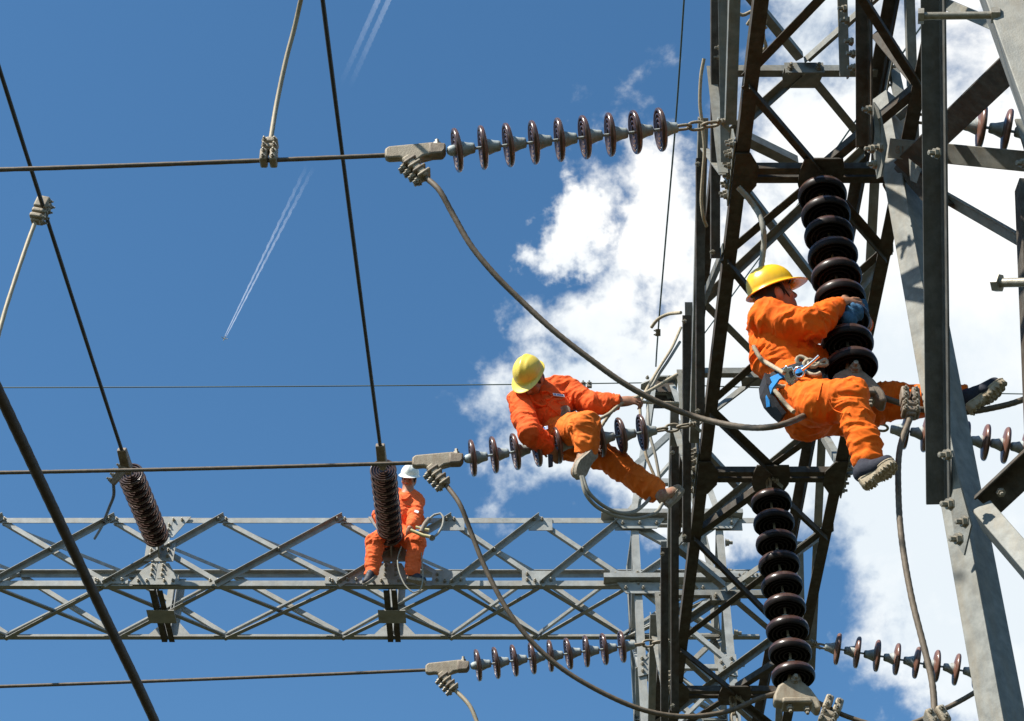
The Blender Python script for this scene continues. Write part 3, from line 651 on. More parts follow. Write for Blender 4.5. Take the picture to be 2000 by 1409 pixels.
# far-beam conductors coming over the camera
for (B, t), (ex, ey), Zc, lb in zip(FS, ((-42, -8), (624, -60)), (12.9, 12.9), ('dark conductor coming overhead to the far left disc string', 'dark conductor coming overhead to the disc string before the white helmet worker')):
    e = PZ(ex, ey, Zc)
    o = tube('conductor', sag(B, B + (e - B) * 1.5, .05, 50), .0200, MT['cable_dark'], sides=10, lobes=6, pitch=.4, depth=.08)
    tag(o, lb, 'conductor', 'dark conductors coming overhead from the far beam')
    ax = (e - B).normalized()
    tt = thing('strain_clamp', 'grey bolted clamp holding the dark conductor at ' + ('the far left string' if ex < 0 else 'the string before the white helmet worker'), 'strain clamp', B, 'strain clamps at the conductor ends')
    up2 = V(0, 0, 1); sd = ax.cross(up2).normalized(); up2 = sd.cross(ax)
    qq = lambda a, b, c=0: B + ax * a + up2 * b + sd * c
    prism('clamp_body', [qq(-.02, .05), qq(.30, .035), qq(.32, -.03), qq(.1, -.07), qq(-.02, -.05)], .1, MT['fitting'], tt, sd, .012)
    prism('clevis', [qq(-.08, .04), qq(.03, .04), qq(.03, -.04), qq(-.08, -.04)], .07, MT['alu'], tt, sd, .01)
    if ex < 0:
        jd = CV(-.55, -.8, -.2).normalized()
        prism('jumper_lug', [qq(.08, -.04) + jd * a + CV(.8, -.55, 0) * b for a, b in ((0, .05), (.24, .035), (.24, -.035), (0, -.05))], .08, MT['fitting'], tt, CV(0, 0, 1), .012)
        for k in range(4): bolt(tt, qq(.08, -.04) + jd * (.03 + .06 * k) + CV(-.03, .02, -.02), CV(-.85, .5, -.2), .95)
        o = tube('jumper_cable', [qq(.08, -.04) + jd * .22, PY(222, 968, 16.3), PY(214, 990, 16.7), PY(207, 1008, 17.2), PY(198, 1030, 18.0), PY(185, 1052, 19.0)], .018, MT['cable_dark'], sides=8)
        tag(o, 'short dark jumper dropping from the far left disc string', 'jumper cable')
o = tube('conductor', [PZ(-120, 520, 4.3), PZ(0, 772, 4.2), PZ(100, 985, 4.16), PZ(200, 1195, 4.13), PZ(300, 1405, 4.1), PZ(420, 1680, 4.1)], .0205, MT['cable_brown'], sides=12, lobes=8, pitch=.5, step=.03, depth=.07)
tag(o, 'thickest dark brown cable slanting down at the lower left', 'conductor')
# earth wires
ZW = 15.95
o = tube('earth_wire', sag(PY(1262, 748, 18.15), PY(-400, 757, 18.15), .03, 30), .0085, MT['wire'], sides=6); tag(o, 'thin earth wire crossing left behind the workers to the far peak', 'earth wire', 'thin earth wires')
o = tube('earth_wire', sag(PY(1325, 752, 18.15), PY(2200, 772, 18.15), .03, 30), .0085, MT['wire'], sides=6); tag(o, 'thin earth wire running right from the far peak behind the lattice', 'earth wire', 'thin earth wires')
pk = PY(1281, 716, 18.1)
o = tube('earth_wire', [pk, PZ(1285, 652, 16.05), PZ(1300, 470, 16.0), PZ(1320, 235, 16.0), PZ(1336, 0, 16.05), PZ(1345, -140, 16.1)], .0105, MT['wire'], sides=6, step=.3); tag(o, 'thin dark wire dropping steeply from the top to the far peak', 'earth wire', 'thin earth wires')
o = tube('earth_wire', [P(1340, 700, 24), P(1405, 612, 23), P(1530, 440, 20), P(1630, 296, 18), P(1786, 71, 16), P(1850, -20, 15)], .0085, MT['wire'], sides=6, step=.4); tag(o, 'thin wire slanting up to the right behind the dark lattice', 'earth wire', 'thin earth wires')
wc = thing('wire_clamp', 'small twin bolt clamp on the thin wire right of the bent worker', 'wire clamp', PY(1145, 752, 18.15))
for dx in (-6, 6):
    prism('clamp_body', [PY(1145 + dx - 5, 748, 18.12), PY(1145 + dx + 5, 748, 18.12), PY(1145 + dx + 5, 757, 18.12), PY(1145 + dx - 5, 757, 18.12)], .04, MT['fitting'], wc, (0, 1, 0), .004)
    bolt(wc, PY(1145 + dx, 749, 18.1), V(0, -.2, 1), .8)
wc = thing('wire_clamp', 'small clamp on the steep thin wire above the far peak', 'wire clamp', PZ(1285, 650, 16.05))
prism('clamp_body', [PZ(1285 + a, 650 + b, 16.05) for a, b in ((-4, -7), (5, -7), (5, 7), (-4, 7))], .05, MT['fitting'], wc, CV(0, 0, 1), .004)
for b in (-4, 4): bolt(wc, PZ(1283, 650 + b, 16.05), CV(-1, 0, -.2), .8)

# ------------------------------------------------------------------ jumpers and droppers
def jump(pts, Ya, Yb, r, m, label, group, lob=8, start=None, pitch=.3, ramp=9):
    n = len(pts); q = ([start] if start else []) + [PY(p[0], p[1], Ya + (Yb - Ya) * min(1, i / ramp) + (p[2] if len(p) > 2 else 0)) for i, p in enumerate(pts)]
    o = tube('jumper_cable', q, r, m, sides=24, lobes=7, pitch=pitch, step=.02, depth=.17); tag(o, label, 'jumper cable', group); return o
gj = 'looped jumper cables under the beam'
jump([(858, 372), (885, 420), (920, 480), (965, 535), (1015, 585), (1080, 645), (1150, 700), (1220, 750), (1290, 788), (1360, 815), (1440, 833, -.10), (1500, 835, -.24), (1550, 822, -.22), (1610, 792, -.04), (1680, 765), (1740, 782), (1800, 800), (1870, 806), (1940, 797), (2010, 776), (2120, 720)], YS[0], gd[0] + .03, .0165, MT['cable'], 'big jumper cable curving from the top clamp under the right worker', gj, start=JS[0][1])
jump([(898, 985), (920, 1040), (948, 1110), (990, 1190), (1040, 1255), (1100, 1308), (1180, 1355), (1260, 1388), (1340, 1400), (1420, 1390), (1490, 1362), (1545, 1352), (1600, 1374), (1650, 1398), (1710, 1416), (1770, 1416), (1830, 1392), (1885, 1364), (1940, 1330)], YS[1], gd[1], .0165, MT['cable'], 'second jumper cable sweeping across the far beam to the pale bottom clamp', gj, start=JS[1][1])
jump([(918, 1380), (938, 1425), (980, 1510), (1050, 1600)], YS[2], YS[2] + .2, .0165, MT['cable_tan'], 'short jumper cable leaving the lowest clamp at the bottom edge', gj, start=JS[2][1])
def tee_clamp(c, ax, dn_, s, label, m, nb=2):
    """bolted tee clamp: ax along the through conductor, dn_ along the branch"""
    ax = Vector(ax).normalized(); dn_ = Vector(dn_); dn_ = (dn_ - ax * dn_.dot(ax)).normalized(); fr = ax.cross(dn_)
    if fr.dot(CV(0, 0, -1)) < 0: fr = -fr
    q = lambda a, b, c_=0: c + (ax * a + dn_ * b + fr * c_) * s
    t = thing('tee_clamp', label, 'tee clamp', c, 'bolted tee clamps')
    for sg in (-1, 1):
        prism('saddle', [q(sg * .006, -.045), q(sg * .05, -.045), q(sg * .05, .045), q(sg * .006, .045)], .085 * s, m, t, fr, .012 * s, 3)
        for b in (-.022, .022): bolt(t, q(sg * .028, b, .040), fr, .5 * s)
    for k in range(nb):
        b = .068 + .042 * k
        prism('branch_strap', [q(-.047, b - .018), q(.047, b - .018), q(.047, b + .018), q(-.047, b + .018)], .08 * s, m, t, fr, .012 * s, 3)
        for a in (-.03, .03): bolt(t, q(a, b, .037), fr, .5 * s)
    prism('neck', [q(-.03, .04), q(.03, .04), q(.026, .06 + .042 * nb), q(-.026, .06 + .042 * nb)], .06 * s, m, t, fr, .01 * s)
    return q(0, .05 + .042 * nb)
c0 = PY(525, 309, YS[0] - .01)
e0 = tee_clamp(c0, V(1, 0, 0), V(.05, -.12, 1), 1.0, 'pale bolted tee clamp on the upper conductor left of centre', MT['alu'])
o = tube('dropper_cable', [e0, PY(540, 205, YS[0] - .05), PY(558, 120, YS[0] - .15), PY(575, 55, YS[0] - .25), PY(590, -10, YS[0] - .4), PY(612, -100, YS[0] - .7), PY(660, -320, YS[0] - 1.3), PY(720, -640, YS[0] - 2.2)], .0145, MT['cable_tan'], sides=18, lobes=6, pitch=.25, step=.02); tag(o, 'tan cable rising out of the top from the tee clamp left of centre', 'dropper cable', 'dropper cables on tee clamps')
c1 = PZ(84, 402, 12.85)
e1 = tee_clamp(c1, PZ(100, 460, 12.9) - c1, CV(-.25, -1, -.6), 1.5, 'small pale tee clamp on the dark conductor at the left edge', MT['alu'])
o = tube('dropper_cable', [e1, PY(52, 480, e1.y), PY(25, 560, e1.y), PY(5, 625, e1.y), PY(-12, 700, e1.y), PY(-40, 900, e1.y), PY(-90, 1300, e1.y), PY(-190, 2100, e1.y)], .020, MT['cable_tan'], sides=14, lobes=6, pitch=.3, step=.04); tag(o, 'tan cable hanging from the tee clamp at the left edge', 'dropper cable', 'dropper cables on tee clamps')
Yd = gd[0] - .12
c2 = PY(1777, 776, Yd)
e2 = tee_clamp(c2, V(.97, 0, -.1), V(-.12, 0, -1), 1.0, 'dusty tee clamp right of the sitting worker above a hanging cable', MT['fitting'])
o = tube('dropper_cable', [e2, PY(1757, 880, Yd), PY(1755, 970, Yd), PY(1762, 1060, Yd), PY(1780, 1165, Yd), PY(1805, 1265, Yd), PY(1821, 1335, Yd), PY(1826, 1420, Yd), PY(1832, 1650, Yd), PY(1850, 2300, Yd)], .0160, MT['cable'], sides=20, lobes=6, pitch=.22, step=.02); tag(o, 'long brown cable hanging down past the right worker\'s boot', 'dropper cable', 'dropper cables on tee clamps')
c3 = PY(1626, 1380, gd[1] - .02)
e3 = tee_clamp(c3, V(.9, 0, -.4), V(-.2, 0, -1), 1.2, 'pale tee clamp at the bottom edge right of the lower hanging string', MT['alu'])
c4 = PY(1830, 1404, Yd)
tee_clamp(c4, V(.9, 0, .3), V(0, 0, -1), 1.0, 'pale clamp at the foot of the long brown hanging cable', MT['alu'])
# suspension clamps
def sus_clamp(Pt, ax, label, m, s=1.0):
    ax = Vector(ax).normalized(); dn_ = V(0, 0, -1); fr = V(0, -1, 0)
    t = thing('suspension_clamp', label, 'suspension clamp', Pt, 'suspension clamps under the hanging strings')
    q = lambda a, b, c_=0: Pt + (ax * a + dn_ * b + fr * c_) * s
    prism('saddle', [q(-.155, .215), q(-.15, .165), q(-.115, .09), q(-.06, .045), q(.0, .03), q(.05, .04), q(.10, .09), q(.145, .17), q(.155, .235), q(.12, .25), q(.085, .205), q(.03, .19), q(-.03, .225), q(-.09, .225)], .10 * s, m, t, fr, .03 * s, 4)
    prism('keeper', [q(-.10, .19), q(.09, .165), q(.10, .205), q(-.10, .23)], .13 * s, m, t, fr, .012 * s, 2)
    prism('hanger', [q(-.035, -.04), q(.035, -.04), q(.055, .09), q(-.055, .09)], .09 * s, m, t, fr, .012 * s)
    bolt(t, q(0, .04, .05), fr, 1.1 * s)
    for sx in (-.05, .06): bolt(t, q(sx, .235, .02), V(0, -.3, -1), .9 * s)
    return t
sus_clamp(PY(1665, 722, gd[0]), V(1, 0, -.18), 'dusty brown saddle clamp between the right worker\'s thighs', MT['fitting'], 1.0)
sus_clamp(PY(1550, 1326, gd[1]), V(1, 0, -.12), 'pale saddle clamp under the lower hanging string', MT['alu'], 1.0)

# ================================================================== people: each garment and body is one continuous surface grown from a distance field
def vnoise(p, seed=0):
    p = np.asarray(p, dtype=np.float64); i = np.floor(p).astype(np.int64); f = p - i; f = f * f * (3 - 2 * f)
    def h(a, b, c):
        n = (a * 374761393 + b * 668265263 + c * 2147483647 + seed * 974634) & 0x7fffffff
        n = ((n ^ (n >> 13)) * 1274126177) & 0x7fffffff
        return ((n ^ (n >> 16)) & 0xffff) / 65535.0
    r = 0
    for dx in (0, 1):
        for dy in (0, 1):
            for dz in (0, 1):
                w = (f[:, 0] if dx else 1 - f[:, 0]) * (f[:, 1] if dy else 1 - f[:, 1]) * (f[:, 2] if dz else 1 - f[:, 2])
                r = r + w * h(i[:, 0] + dx, i[:, 1] + dy, i[:, 2] + dz)
    return r * 2 - 1
def cone(a, b, ra, rb=None): return ('c', np.array(a, float), np.array(b, float), ra, ra if rb is None else rb)
def ell(c, rad, axes=None): return ('e', np.array(c, float), np.array(rad, float), np.eye(3) if axes is None else np.array([tuple(x) for x in axes], float))
def field_of(prims, h, k, pad=.05):
    lo = np.full(3, 1e9); hi = np.full(3, -1e9); bbs = []
    for p in prims:
        if p[0] == 'c': rr = max(p[3], p[4]); l, u = np.minimum(p[1], p[2]) - rr, np.maximum(p[1], p[2]) + rr
        else: rr = p[2].max(); l, u = p[1] - rr, p[1] + rr
        bbs.append((l - pad, u + pad)); lo = np.minimum(lo, l); hi = np.maximum(hi, u)
    lo -= pad; hi += pad; n = np.ceil((hi - lo) / h).astype(int) + 2
    Fd = np.full(n, .2, dtype=np.float32)
    for p, (l, u) in zip(prims, bbs):
        i0 = np.maximum(((l - lo) / h).astype(int), 0); i1 = np.minimum(((u - lo) / h).astype(int) + 2, n)
        X, Y, Z = np.meshgrid(*[lo[a] + h * np.arange(i0[a], i1[a]) for a in range(3)], indexing='ij')
        Q = np.stack([X, Y, Z], -1)
        if p[0] == 'c':
            ab = p[2] - p[1]; t = np.clip(((Q - p[1]) @ ab) / max(ab @ ab, 1e-9), 0, 1)
            d = np.linalg.norm(Q - p[1] - t[..., None] * ab, axis=-1) - (p[3] + (p[4] - p[3]) * t)
        else:
            q = (Q - p[1]) @ p[3].T; k0 = np.linalg.norm(q / p[2], axis=-1); k1 = np.linalg.norm(q / p[2] ** 2, axis=-1)
            d = k0 * (k0 - 1) / np.maximum(k1, 1e-9)
        s = Fd[i0[0]:i1[0], i0[1]:i1[1], i0[2]:i1[2]]
        kk = p[5] if len(p) > 5 else k
        hh = np.clip(.5 + .5 * (s - d) / kk, 0, 1)
        Fd[i0[0]:i1[0], i0[1]:i1[1], i0[2]:i1[2]] = s + (d - s) * hh - kk * hh * (1 - hh)
    return Fd, lo
def grid_pts(Fd, lo, h):
    return np.stack(np.meshgrid(*[lo[a] + h * np.arange(Fd.shape[a]) for a in range(3)], indexing='ij'), -1)
def nets(Fd, lo, h, smooth=2):
    S = Fd < 0; nx, ny, nz = Fd.shape
    cnt = np.zeros((nx - 1, ny - 1, nz - 1), np.int8); off = [(a, b, c) for a in (0, 1) for b in (0, 1) for c in (0, 1)]
    for a, b, c in off: cnt += S[a:nx - 1 + a, b:ny - 1 + b, c:nz - 1 + c]
    ci = np.argwhere((cnt > 0) & (cnt < 8)); idx = np.full(cnt.shape, -1, np.int64); idx[tuple(ci.T)] = np.arange(len(ci))
    acc = np.zeros((len(ci), 3)); num = np.zeros(len(ci))
    for a in off:
        for ax in range(3):
            if a[ax]: continue
            b = list(a); b[ax] = 1
            f0 = Fd[tuple((ci + a).T)]; f1 = Fd[tuple((ci + b).T)]; m = (f0 < 0) != (f1 < 0)
            t = np.where(m, f0 / np.where(m, f0 - f1, 1), 0); pt = np.array(a, float)[None] + 0 * acc; pt[:, ax] += t
            acc += pt * m[:, None]; num += m
    vs = lo + h * (ci + acc / num[:, None]); fs = []
    for ax in range(3):
        sl0 = [slice(None)] * 3; sl1 = [slice(None)] * 3; sl0[ax] = slice(0, -1); sl1[ax] = slice(1, None)
        A, B = S[tuple(sl0)], S[tuple(sl1)]; e = np.argwhere(A != B); u, v = [(1, 2), (2, 0), (0, 1)][ax]
        ok = (e[:, u] > 0) & (e[:, v] > 0) & (e[:, u] < Fd.shape[u] - 1) & (e[:, v] < Fd.shape[v] - 1); e = e[ok]
        def cell(du, dv): q = e.copy(); q[:, u] += du; q[:, v] += dv; return idx[tuple(q.T)]
        q = np.stack([cell(-1, -1), cell(0, -1), cell(0, 0), cell(-1, 0)], 1); fl = ~A[tuple(e.T)]; q[fl] = q[fl][:, ::-1]; fs.append(q)
    fs = np.concatenate(fs); fs = fs[(fs >= 0).all(1)]
    E = np.concatenate([fs[:, [0, 1]], fs[:, [1, 2]], fs[:, [2, 3]], fs[:, [3, 0]]])
    for _ in range(smooth):
        sm = np.zeros_like(vs); c = np.zeros(len(vs))
        np.add.at(sm, E[:, 0], vs[E[:, 1]]); np.add.at(c, E[:, 0], 1); np.add.at(sm, E[:, 1], vs[E[:, 0]]); np.add.at(c, E[:, 1], 1)
        vs = .5 * vs + .5 * sm / np.maximum(c, 1)[:, None]
    return vs, fs
def vnormals(vs, fs):
    nn = np.cross(vs[fs[:, 2]] - vs[fs[:, 0]], vs[fs[:, 3]] - vs[fs[:, 1]]); N_ = np.zeros_like(vs)
    for i in range(4): np.add.at(N_, fs[:, i], nn)
    return N_ / np.maximum(np.linalg.norm(N_, axis=1), 1e-9)[:, None]
def folds(vs, fs, bones, amp, seed, fine=1.0):
    """cloth creases: ridges running across each limb, strongest near the joints, with broad drapes between"""
    N_ = vnormals(vs, fs); best = np.full(len(vs), 1e9); co = np.zeros((len(vs), 3)); wt = np.ones(len(vs))
    for bi, (a, b, w0, w1) in enumerate(bones):
        a, b = np.array(a, float), np.array(b, float); ab = b - a; ln = np.linalg.norm(ab); ax = ab / ln
        t = np.clip((vs - a) @ ax / ln, 0, 1); d = np.linalg.norm(vs - a - t[:, None] * ab, axis=1)
        e1 = np.cross(ax, [.31, .77, .55]); e1 /= np.linalg.norm(e1); e2 = np.cross(ax, e1)
        m = d < best; best[m] = d[m]; rel = vs - a
        co[m] = np.stack([(rel @ ax)[m] + bi * 3.7, (rel @ e1)[m] * .42, (rel @ e2)[m] * .42], 1)
        wt[m] = (w0 * (1 - t) ** 1.5 + w1 * t ** 1.5 + .45)[m]
    warp = vnoise(vs * 6, seed + 5)[:, None] * .07 + vnoise(vs * 14, seed + 6)[:, None] * .02
    c2 = co + warp
    r1 = 1 - np.abs(vnoise(c2 * 17 * fine, seed)) * 2; r2 = 1 - np.abs(vnoise(c2 * 34 * fine + 9, seed + 1)) * 2; br = vnoise(vs * 8, seed + 2)
    dd = 1.3 * amp * wt * (r1 * .75 + r2 * .35 + br * .7)
    return vs + N_ * dd[:, None]
def grow(name, prims, m, parent, h=.008, k=.03, bones=None, amp=0, seed=1, clips=(), inflate=0.0, shells=(), smooth=2, fine=1.0):
    Fd, lo = field_of(prims, h, k)
    if inflate: Fd = Fd - inflate
    if clips or shells:
        Q = grid_pts(Fd, lo, h)
        for p, n in clips:
            n = np.array(n, float); n /= np.linalg.norm(n); q_ = Q - np.array(p, float)
            Fd = np.where(np.linalg.norm(q_, axis=-1) < .17, np.maximum(Fd, q_ @ n), Fd)
        for p, n, half in shells:
            n = np.array(n, float); n /= np.linalg.norm(n); Fd = np.maximum(Fd, np.abs((Q - np.array(p, float)) @ n) - half)
    vs, fs = nets(Fd.astype(np.float32), lo, h, smooth)
    if bones is not None and amp: vs = folds(vs, fs, bones, amp, seed, fine)
    o = mesh_obj(name, vs, fs, m, parent, smooth=True)
    o.data['_n'] = len(vs)
    o_pts[o.name] = (vs, vnormals(vs, fs)); return o
o_pts = {}
def on_surface(o, px, py, rad=7):
    """the point of a garment that faces the camera where a badge, strap or pocket sits"""
    vs, nn = o_pts[o.name]; q = vs - np.array(LIFT)
    dep = q @ np.array([0, CO, SI]); x = W2 + F * q[:, 0] / dep; y = H2 - F * (q @ np.array([0, -SI, CO])) / dep
    m = np.hypot(x - px, y - py) < rad
    if not m.any(): m = np.hypot(x - px, y - py) < rad * 4
    i = np.argwhere(m)[:, 0]; j = i[np.argmin(dep[i])]; near = i[np.abs(dep[i] - dep[j]) < .05]
    n = nn[near].mean(0); n /= np.linalg.norm(n)
    return Vector(vs[j].tolist()), Vector(n.tolist())
def hand(prims, wrist, d, nrm_, curl, thumb, s=1.0, spread=.12):
    """palm and five fingers: d = pointing direction, nrm_ = back of the hand, curl in radians per joint, thumb = +1/-1 side"""
    d = Vector(d).normalized(); nrm_ = Vector(nrm_); nrm_ = (nrm_ - d * nrm_.dot(d)).normalized(); sd = d.cross(nrm_)
    w = Vector(wrist); pc = w + d * .048 * s
    prims.append(('c', np.array(w), np.array(w + d * .03 * s), .029 * s, .028 * s, .02))
    prims.append(('e', np.array(pc), np.array([.050, .042, .017]) * s, np.array([tuple(d), tuple(sd), tuple(nrm_)]), .012))
    for i in range(4):
        off = (1.5 - i) * .021 * thumb; ln = (.078, .088, .082, .064)[i] * s
        p = w + d * (.088 - .004 * abs(i - 1.3)) * s + sd * off * s; dd = (d + sd * off / .021 * spread * .4).normalized(); r = .0105 * s if i < 3 else .009 * s
        ax = dd.cross(nrm_).normalized()
        for j, fr in enumerate((.45, .32, .27)):
            rot = Matrix.Rotation(-curl * (1.0 + .12 * i) * (1 if j else .7), 3, ax); dd = (rot @ dd).normalized()
            q = p + dd * ln * fr; prims.append(('c', np.array(p), np.array(q), r, r * .93, .006)); p = q; r *= .93
    tb = w + d * .025 * s + sd * .030 * thumb * s - nrm_ * .004; td = (d * .62 + sd * .66 * thumb - nrm_ * .42).normalized()
    q = tb + td * .038 * s; prims.append(('c', np.array(tb), np.array(q), .014 * s, .0115 * s, .01))
    q2 = q + (td * .6 + d * .5 - nrm_ * .45 * curl).normalized() * .030 * s; prims.append(('c', np.array(q), np.array(q2), .0115 * s, .0098 * s, .006))
def head(prims, c, f, u, s=1.0):
    f = Vector(f).normalized(); u = Vector(u); u = (u - f * u.dot(f)).normalized(); r = f.cross(u); A = np.array([tuple(r), tuple(f), tuple(u)])
    q = lambda a, b, c_: np.array(Vector(c) + (r * a + f * b + u * c_) * s)
    prims += [('e', q(0, -.012, .032), np.array([.074, .094, .096]) * s, A, .02), ('e', q(0, .024, -.050), np.array([.060, .064, .068]) * s, A, .03),
              ('c', q(0, .090, .012), q(0, .107, -.026), .010, .0165, .014), ('c', q(-.013, .096, -.030), q(.013, .096, -.030), .010, .010, .01),
              ('c', q(-.040, .074, .030), q(.040, .074, .030), .014, .014, .02), ('c', q(-.021, .084, -.056), q(.021, .084, -.056), .0085, .0085, .007), ('c', q(-.017, .084, -.068), q(.017, .084, -.068), .009, .009, .007),
              ('e', q(0, .068, -.096), np.array([.026, .024, .022]) * s, A, .025), ('e', q(-.048, .062, -.026), np.array([.024, .022, .026]) * s, A, .025), ('e', q(.048, .062, -.026), np.array([.024, .022, .026]) * s, A, .025)]
    for sx in (-1, 1):
        prims += [('e', q(sx * .079, -.006, -.006), np.array([.011, .021, .033]) * s, A, .008)]
    return q, A, r, f, u
def face_bits(q, A, parent, hair=True, s=1.0, h=.008):
    for sx in (-1, 1):
        grow('eye', [ell(q(sx * .031, .079, .006), np.array([.013, .010, .0075]) * s, A)], MT['eye'], parent, h=.004, k=.004)
        grow('eyebrow', [cone(q(sx * .018, .092, .026), q(sx * .046, .081, .028), .0055, .004)], MT['hair'], parent, h=.004, k=.004)
    if hair:
        grow('hair', [ell(q(0, -.022, .030), np.array([.083, .096, .100]) * s, A), ell(q(0, -.055, -.030), np.array([.074, .062, .066]) * s, A),
                      cone(q(-.076, .022, .03), q(-.074, .020, -.020), .012, .007), cone(q(.076, .022, .03), q(.074, .020, -.020), .012, .007)], MT['hair'], parent, h=h * .8, k=.02)
def helmet(c, f, u, m, parent, s=1.0, peak=.055):
    """hard hat: domed shell with a raised centre ridge, rolled brim and a front peak; strap and sweatband as parts"""
    f = Vector(f).normalized(); u = Vector(u); u = (u - f * u.dot(f)).normalized(); r = f.cross(u); c = Vector(c)
    q = lambda a, b, z: c + (r * a + f * b + u * z) * s
    na, nt_ = 56, 16; vs, fs = [], []
    for j in range(nt_ + 1):
        th = (math.pi / 2) * (1 - j / nt_); st, ct = math.cos(th), math.sin(th)
        for i in range(na):
            ph = 2 * math.pi * i / na; x, y = math.sin(ph), math.cos(ph)
            st2 = st ** .86
            X, Y, Z = .114 * x * st2, (.137 if y > 0 else .141) * y * st2, .128 * ct ** .95
            rg = .010 * math.exp(-(X / .020) ** 2) * min(1, ct * 1.7 + .12) + .004 * math.exp(-((abs(X) - .052) / .010) ** 2) * ct
            vs.append(q(X, Y, Z + rg))
    pr = [(.006, -.004), (.018, -.008), (.021, -.013), (.017, -.017), (.002, -.012), (-.006, .0)]
    for k, (o_, z) in enumerate(pr):
        for i in range(na):
            ph = 2 * math.pi * i / na; x, y = math.sin(ph), math.cos(ph)
            e = o_ + (peak * max(0, y) ** 2.2 * (o_ / .021) if o_ > 0 else 0); dz = -.012 * max(0, y) ** 2 * (1 if o_ > .004 else .3)
            vs.append(q((.114 + e * .75) * x, ((.137 if y > 0 else .141) + e) * y, z + dz))
    # inner shell
    for j in range(nt_ + 1):
        th = (math.pi / 2) * (j / nt_); st, ct = math.cos(th), math.sin(th)
        for i in range(na):
            ph = 2 * math.pi * i / na; vs.append(q(.107 * math.sin(ph) * st, .131 * math.cos(ph) * st, .12 * ct))
    rows = nt_ + 1 + len(pr) + nt_ + 1
    for j in range(rows - 1):
        for i in range(na): fs.append((j * na + i, j * na + (i + 1) % na, (j + 1) * na + (i + 1) % na, (j + 1) * na + i))
    ctr = sum((Vector(v) for v in vs[:na * nt_]), Vector()) / (na * nt_)
    f0 = fs[na * 8]; nn = (vs[f0[1]] - vs[f0[0]]).cross(vs[f0[3]] - vs[f0[0]])
    if nn.dot(vs[f0[0]] - ctr) < 0: fs = [x[::-1] for x in fs]
    o = mesh_obj('helmet', vs, fs, m, parent, True, angle=60)
    tube('sweatband', [q(.098 * math.sin(a), .118 * math.cos(a), .004) for a in [2 * math.pi * i / 20 for i in range(21)]], .006, MT['black'], o, 6, step=.02)
    tube('chin_strap', [q(-.10, .02, .0), q(-.088, .030, -.05), q(-.055, .055, -.105), q(0, .066, -.125), q(.055, .055, -.105), q(.088, .030, -.05), q(.10, .02, .0)], .0045, MT['black'], o, 6, step=.015)
    return o
def shoe(heel, toe, dn_, parent, upper, sole_m, tread=True, ankle=None, s=1.0, seed=3):
    """canvas shoe: soft upper grown round the foot, thick rubber sole with raised lugs on its underside"""
    heel, toe = Vector(heel), Vector(toe); d = (toe - heel).normalized(); dn_ = Vector(dn_); dn_ = (dn_ - d * dn_.dot(d)).normalized(); sd = d.cross(dn_); L_ = (toe - heel).length
    q = lambda a, b, c: heel + d * a * L_ + sd * b * s + dn_ * c * s
    pr = [cone(q(.14, 0, -.048), q(.42, .004, -.042), .043, .043), cone(q(.42, .004, -.040), q(.86, .0, -.026), .044, .031), cone(q(.55, .018, -.028), q(.82, .02, -.024), .030, .026), cone(q(.55, -.016, -.028), q(.82, -.016, -.024), .030, .024)]
    if ankle is not None: pr.append(cone(q(.2, 0, -.06), Vector(ankle).lerp(q(.2, 0, -.06), .35), .045, .046))
    o = grow('shoe', pr, upper, parent, h=.007, k=.02, bones=[(q(0, 0, -.04), q(1, 0, -.03), .3, .6)], amp=.003, seed=seed)
    def half(a):   # outline half width along the foot
        t = a; base = .034 * (1 - max(0, (.10 - t) / .10) ** 2) ** .5 if t < .10 else .034 + (.050 - .034) * max(0, min(1, (t - .30) / .38)) ** 1.2
        if t > .70: base = .050 * max(0.0, 1 - ((t - .70) / .315) ** 2.2) ** .5
        return max(base, .004)
    n, mth = 44, 20; vs, fs = [], []
    for layer in (0, 1):
        for i in range(n + 1):
            a = -.04 + 1.06 * i / n; hw = half(max(0, min(1, (a + .04) / 1.06)))
            for j in range(mth + 1):
                b = (-1 + 2 * j / mth) * hw * 1.12 + .010 * math.sin(math.pi * a)
                z = -.012 + .006 * max(0, a - .7) * -3
                if layer:
                    z = .020 - .025 * max(0, a - .75)
                    if tread:
                        lug = (math.sin(a * 62 + 2.0 * math.cos(b * 95)) > -.15) and (math.sin(b * 130 + a * 9) > -.72)
                        arch = .34 < a < .46
                        z += (0 if arch else (.009 if lug else 0)) + (.007 if a < .33 else 0)
                        if j in (0, mth): z -= .004 if (i % 3) else .012
                vs.append(q(a, b, z))
    K = (n + 1) * (mth + 1)
    for i in range(n):
        for j in range(mth):
            a = i * (mth + 1) + j; fs.append((a, a + 1, a + mth + 2, a + mth + 1)); fs.append((K + a, K + a + mth + 1, K + a + mth + 2, K + a + 1))
    for i in range(n):
        for j in (0, mth):
            a = i * (mth + 1) + j; b = a + mth + 1; fs.append((a, b, K + b, K + a) if j == 0 else (a, K + a, K + b, b))
    for i in (0, n):
        for j in range(mth):
            a = i * (mth + 1) + j; fs.append((a, K + a, K + a + 1, a + 1) if i == 0 else (a, a + 1, K + a + 1, K + a))
    so_ = mesh_obj('sole', vs, fs, sole_m, o, True, angle=25)
    import bmesh
    bm = bmesh.new(); bm.from_mesh(so_.data); bmesh.ops.recalc_face_normals(bm, faces=bm.faces); bm.to_mesh(so_.data); bm.free()
    tube('rand', [q(a, half((a + .04) / 1.06) * 1.06 * sg + .010 * math.sin(math.pi * a), -.012) for sg, rng in ((1, [i / 12 for i in range(13)]), (-1, [i / 12 for i in range(12, -1, -1)])) for a in rng], .006, sole_m, o, 6, step=.03)
    return o
